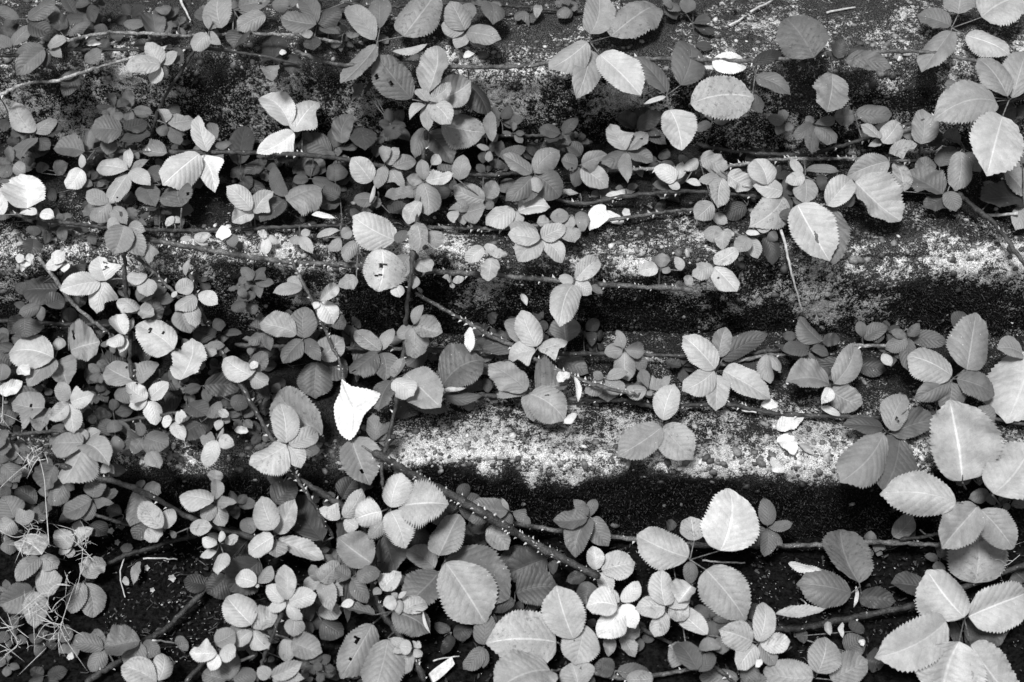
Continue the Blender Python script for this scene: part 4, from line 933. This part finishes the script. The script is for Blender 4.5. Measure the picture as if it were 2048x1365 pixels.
stick([(287,1117),(320,1117),(355,1119)],2.4,2.0,'thin level straw on the bare soil at lower left',STRAW)
stick([(305,1281),(330,1284),(355,1288)],2.4,1.8,'thin straw joining the dark leaves to a small dead leaf',STRAW)
stick([(248,1118),(240,1150),(246,1180),(250,1195)],2.0,1.4,'thin bent pale root on the bare soil',STRAW)
stick([(1840,1060),(1855,1072),(1866,1080)],2.0,1.4,'short pale straw in the dark gap under big leaves at right',STRAW)
stick([(1484,369-0),(1500,371),(1490,368)],1.6,1.2,'pale hair-thin straw among leaves on the middle step',STRAW)
stick([(866,1322),(890,1316),(918,1313)],2.0,1.6,'thin pale straw crossing the wood chip',STRAW,lift=.016)
stick([(1484,821),(1500,823),(1513,825)],2.4,2.0,'short pale straw touching the long brown cane',STRAW)
stick([(482,1322),(500,1315),(512,1311)],3.6,2.6,'short pale twig between dark leaves at the bottom',STRAW)
stick([(1598,1198),(1606,1202),(1612,1207)],2.0,1.6,'short pale twig left of the two grey leaves',STRAW)

# wood chip: a split, square-edged sliver
ca, cb = np.array([862., 1358.]), np.array([906., 1322.]); mC = (ca+cb)/2
PA, PB_ = at(ca[0], ca[1], .012), at(cb[0], cb[1], .016); ax = PB_-PA; L = np.linalg.norm(ax); ax /= L
nz_ = np.array([.1, -.35, .9]); nz_ -= ax*(nz_@ax); nz_ /= np.linalg.norm(nz_); sd_ = np.cross(nz_, ax)
V = []; NS = 9
for k in range(NS):
    t = k/(NS-1); hw = .0068*(1+.12*math.sin(5*t))*(1 if k < NS-1 else .86); th = .0022*(1+.3*math.cos(7*t))
    off = .0018 if k == NS-1 else 0
    for sx, sz in ((-1, -1), (-.5, -1), (.5, -1), (1, -.9), (1, .9), (.45, 1.05), (0, .8), (-.5, 1.1), (-1, .95)):
        V.append(PA+ax*(L*t+off*sx+(.002*sx if k == 0 else 0))+sd_*hw*sx+nz_*th*sz)
V = np.array(V); Fs = [(a*9+k, a*9+(k+1) % 9, (a+1)*9+(k+1) % 9, (a+1)*9+k) for a in range(NS-1) for k in range(9)]+[tuple(range(8, -1, -1)), tuple((NS-1)*9+k for k in range(9))]
tag(link('wood_chip', mesh('wood_chip', V-V.mean(0), Fs, False), WOOD, None, V.mean(0)), 'pale split wood chip lying near the bottom edge', 'wood chip')

# pale wispy weeds at lower left: a thread-like stem with whorls of narrow leaves
def blade(p0, d, L, w, n, bend, rs, k=6):
    d = d/np.linalg.norm(d); s = np.cross(d, n); s /= np.linalg.norm(s)+1e-9; t = np.linspace(0, 1, k)
    C = p0+d*(L*t)[:, None]+bend*(L*t*t)[:, None]; wd = w*np.sin(math.pi*(.12+.86*t))**.8; nn = np.cross(s, d)
    V = np.stack([C-s*wd[:, None], C+nn*wd[:, None]*.45, C+s*wd[:, None]], 1).reshape(-1, 3)
    return V, [(i*3+j, i*3+j+1, i*3+j+4, i*3+j+3) for i in range(k-1) for j in (0, 1)]
def weed(path, whorls, label, dense=9, ln=26, seed=1):
    rs = np.random.default_rng(seed); d = spline(np.array(path, float), 8.0); ii, jj = zcell(d[:, 0], d[:, 1])
    s = np.minimum(ZB[ii, jj].min(), ZB[ii, jj])-.006; s = np.full(len(d), np.percentile(s, 20)); P = CAM+ray(d[:, 0], d[:, 1])*s[:, None]
    o0 = P[-1].copy(); root = tag(link('wispy_weed', None, loc=o0), label, 'weed', 'pale wispy weeds'); root.empty_display_size = .03
    v, f = tube(P, np.linspace(.0004, .0007, len(P)), 5); link('stem', mesh('stem', v-o0, f), WISP, root)
    for (x, y, cnt, L) in whorls:
        k = int(np.hypot(d[:, 0]-x, d[:, 1]-y).argmin()); c = CAM+ray(x, y)[0]*(s[k]-.003)
        if np.hypot(d[k, 0]-x, d[k, 1]-y) > 6:
            v, f = tube([P[k], (P[k]+c)/2, c], .0005, 5); link('stem', mesh('stem', v-o0, f), WISP, root)
        mb = MB()
        cnt = int(cnt*.7)
        for q in range(cnt):
            a = q/cnt*6.283+rs.uniform(-.4, .4); dr = rt*math.cos(a)+up*math.sin(a)+VIEW*rs.uniform(.0, .7)
            mb.add(*blade(c+rs.normal(0, .007, 3), dr, L/1333*.95*rs.uniform(.35, 1.25), .00048*rs.uniform(.6, 1.2), VIEW, rs.normal(0, .8, 3)+np.array([0, 0, -.3]), rs))
        link('leaf_whorl', mb.mesh('leaf_whorl', c), WISP, root, c-o0)
weed([(-4,70+910),(30,948),(60,925),(75,912),(88,955),(92,1010),(98,1090)],[(75,917,14,22),(52,937,5,16),(70,900,8,18)],'wispy pale weed arching over leaves at the left edge, topmost of the wisps',seed=1)
weed([(98,1095),(80,1075),(62,1068),(30,1075),(-4,1060)],[(62,1068,26,36),(50,1080,14,28),(78,1058,10,30),(8,1062,6,20)],'dense pale wispy tuft lying on a leaf at the left edge',seed=2)
weed([(150,1190),(160,1150),(165,1100),(158,1072),(150,1060)],[(160,1078,12,38),(172,1100,14,30),(150,1066,8,28),(182,1112,8,22)],'pale wispy weed sprawling over two leaves right of the dense tuft',seed=3)
weed([(95,1210),(100,1180),(120,1168),(140,1172)],[(100,1195,8,30),(120,1168,7,26),(60,1215,12,26),(105,1225,8,26),(135,1150,5,20)],'loose pale wisps across the leaves at lower left',seed=4)
weed([(70,1280),(90,1250),(115,1250),(130,1275)],[(115,1250,26,34),(128,1270,14,30),(95,1280,10,28)],'bright pale wispy tuft on the dark soil at lower left',seed=5)
weed([(-4,1230),(20,1260),(35,1290),(10,1310)],[(22,1262,10,34),(40,1285,12,30),(10,1300,8,26),(0,1240,8,26)],'pale wispy weed in the bottom left corner',seed=6)
weed([(5,775+0),(6,800),(4,840)],[(4,818,8,24),(8,840,6,20)],'few pale wisps at the left edge beside the crumpled white leaf',seed=7)
weed([(68,905),(75,900),(85,895)],[(74,898,9,26)],'small spiky pale wisp above the left leaves',seed=8)
weed([(2040,1110),(2018,1128),(2008,1132)],[(2005,1132,11,22),(2022,1122,4,14)],'shrivelled pale flower head beside the dark cane at the right edge',seed=9)

# tiny seedlings on the bare soil
def seedling(x, y, r, label, k):
    c = at(x, y, .006); rs = np.random.default_rng(k); mb = MB()
    for q in range(5):
        a = q*1.257+rs.uniform(-.2, .2); dr = rt*math.cos(a)+up*math.sin(a)+VIEW*.3; t = np.linspace(0, 1, 5)
        s = np.cross(dr, VIEW); s /= np.linalg.norm(s); w = r/1333*.42*np.sin(math.pi*(.05+.9*t))**.7; C = c+dr*(r/1333*t)[:, None]
        V = np.stack([C-s*w[:, None], C-VIEW*.0005, C+s*w[:, None]], 1).reshape(-1, 3); mb.add(V, [(i*3+j, i*3+j+1, i*3+j+4, i*3+j+3) for i in range(4) for j in (0, 1)])
    v, f = tube([c-np.array([0, 0, .008]), c], .0006, 5); mb.add(v, f)
    ob = link('seedling', mb.mesh('seedling', c), SEED, None, c); tag(ob, label, 'seedling', 'seedlings on the bare soil')
SEED = plain('pale_seedling', .2, .34, 120)
for k, (x, y, r, lab) in enumerate([(344,1157,8,'largest tiny pale rosette seedling on the bare soil'),(294,1136,6,'small seedling above the level straw'),(231,1150,6,'small seedling left of the bent pale root'),
        (305,1180,5,'tiny seedling below the level straw'),(222,1062,7,'seedling among crumbs under the grey cane'),(235,1085,6,'seedling beside the shrivelled grey leaf')]): seedling(x, y, r, lab, k)

# crumbs of litter on soil and steps that nobody could count
def scatter(name, n, boxes, mat, smin, smax, seed, label, flat=.35, long=1.3):
    rs = np.random.default_rng(seed); mb = MB()
    for q in range(n):
        x0, y0, x1, y1 = boxes[rs.integers(0, len(boxes))]; x, y = rs.uniform(x0, x1), rs.uniform(y0, y1)
        p = at(x, y, .0015); s = rs.uniform(smin, smax)**1.0/1333
        a = rs.uniform(0, 6.28); d1 = rt*math.cos(a)+np.array([0, 1.0, 0])*math.sin(a); d1 /= np.linalg.norm(d1); nn = np.array([0, -.35, .93])+rs.normal(0, .35, 3); nn -= d1*(nn@d1); nn /= np.linalg.norm(nn); d2 = np.cross(nn, d1)
        L, w = s*long*rs.uniform(.6, 1.4), s*rs.uniform(.35, 1)
        k = 5; ang = np.sort(rs.uniform(0, 6.28, k)); ring = np.stack([p+d1*L*math.cos(b)+d2*w*math.sin(b)+nn*s*flat*rs.uniform(-.6, .6) for b in ang])
        mb.add(np.concatenate([ring, [p+nn*s*flat], [p-nn*s*flat*.5]]), [(i, (i+1) % k, k) for i in range(k)]+[((i+1) % k, i, k+1) for i in range(k)])
    ob = link(name, mb.mesh(name, None, False), mat); tag(ob, label, 'litter', kind='stuff')
SOILBOX = [(0,1080,2048,1365),(200,1050,480,1330),(1100,1080,1560,1365),(1500,1090,2048,1300),(500,1080,1100,1365)]
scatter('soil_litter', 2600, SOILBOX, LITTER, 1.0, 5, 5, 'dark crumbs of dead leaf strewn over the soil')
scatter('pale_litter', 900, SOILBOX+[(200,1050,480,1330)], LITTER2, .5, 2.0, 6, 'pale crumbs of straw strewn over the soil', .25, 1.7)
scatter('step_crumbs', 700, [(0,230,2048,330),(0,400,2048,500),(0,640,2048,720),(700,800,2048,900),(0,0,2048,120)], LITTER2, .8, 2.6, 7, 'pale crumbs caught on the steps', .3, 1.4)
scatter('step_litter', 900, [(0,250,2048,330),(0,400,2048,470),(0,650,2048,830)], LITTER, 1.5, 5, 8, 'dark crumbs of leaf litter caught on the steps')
rs = np.random.default_rng(9); mb = MB()
for k in range(150):
    bx = [(0,1080,2048,1365),(200,1050,480,1330),(0,270,2048,330),(0,420,1500,460),(0,690,2048,820)][rs.integers(0, 5)]
    x, y = rs.uniform(bx[0], bx[2]), rs.uniform(bx[1], bx[3]); a = rs.normal(0, .5); L = rs.uniform(10, 36); e = (x+L*math.cos(a), y+L*math.sin(a))
    p, r_ = at(x, y, .003), at(e[0], e[1], .003)
    if np.linalg.norm(p-r_) > .08: continue
    mb.add(*tube([p, (p+r_)/2+rs.normal(0, .0015, 3)+np.array([0, 0, .002]), r_], np.array([.0010, .0008, .0005])*rs.uniform(.6, 1.2), 5))
tag(link('fine_twigs', mb.mesh('fine_twigs'), TWIG), 'fine dark twigs tangled over the soil and steps', 'twigs', kind='stuff')
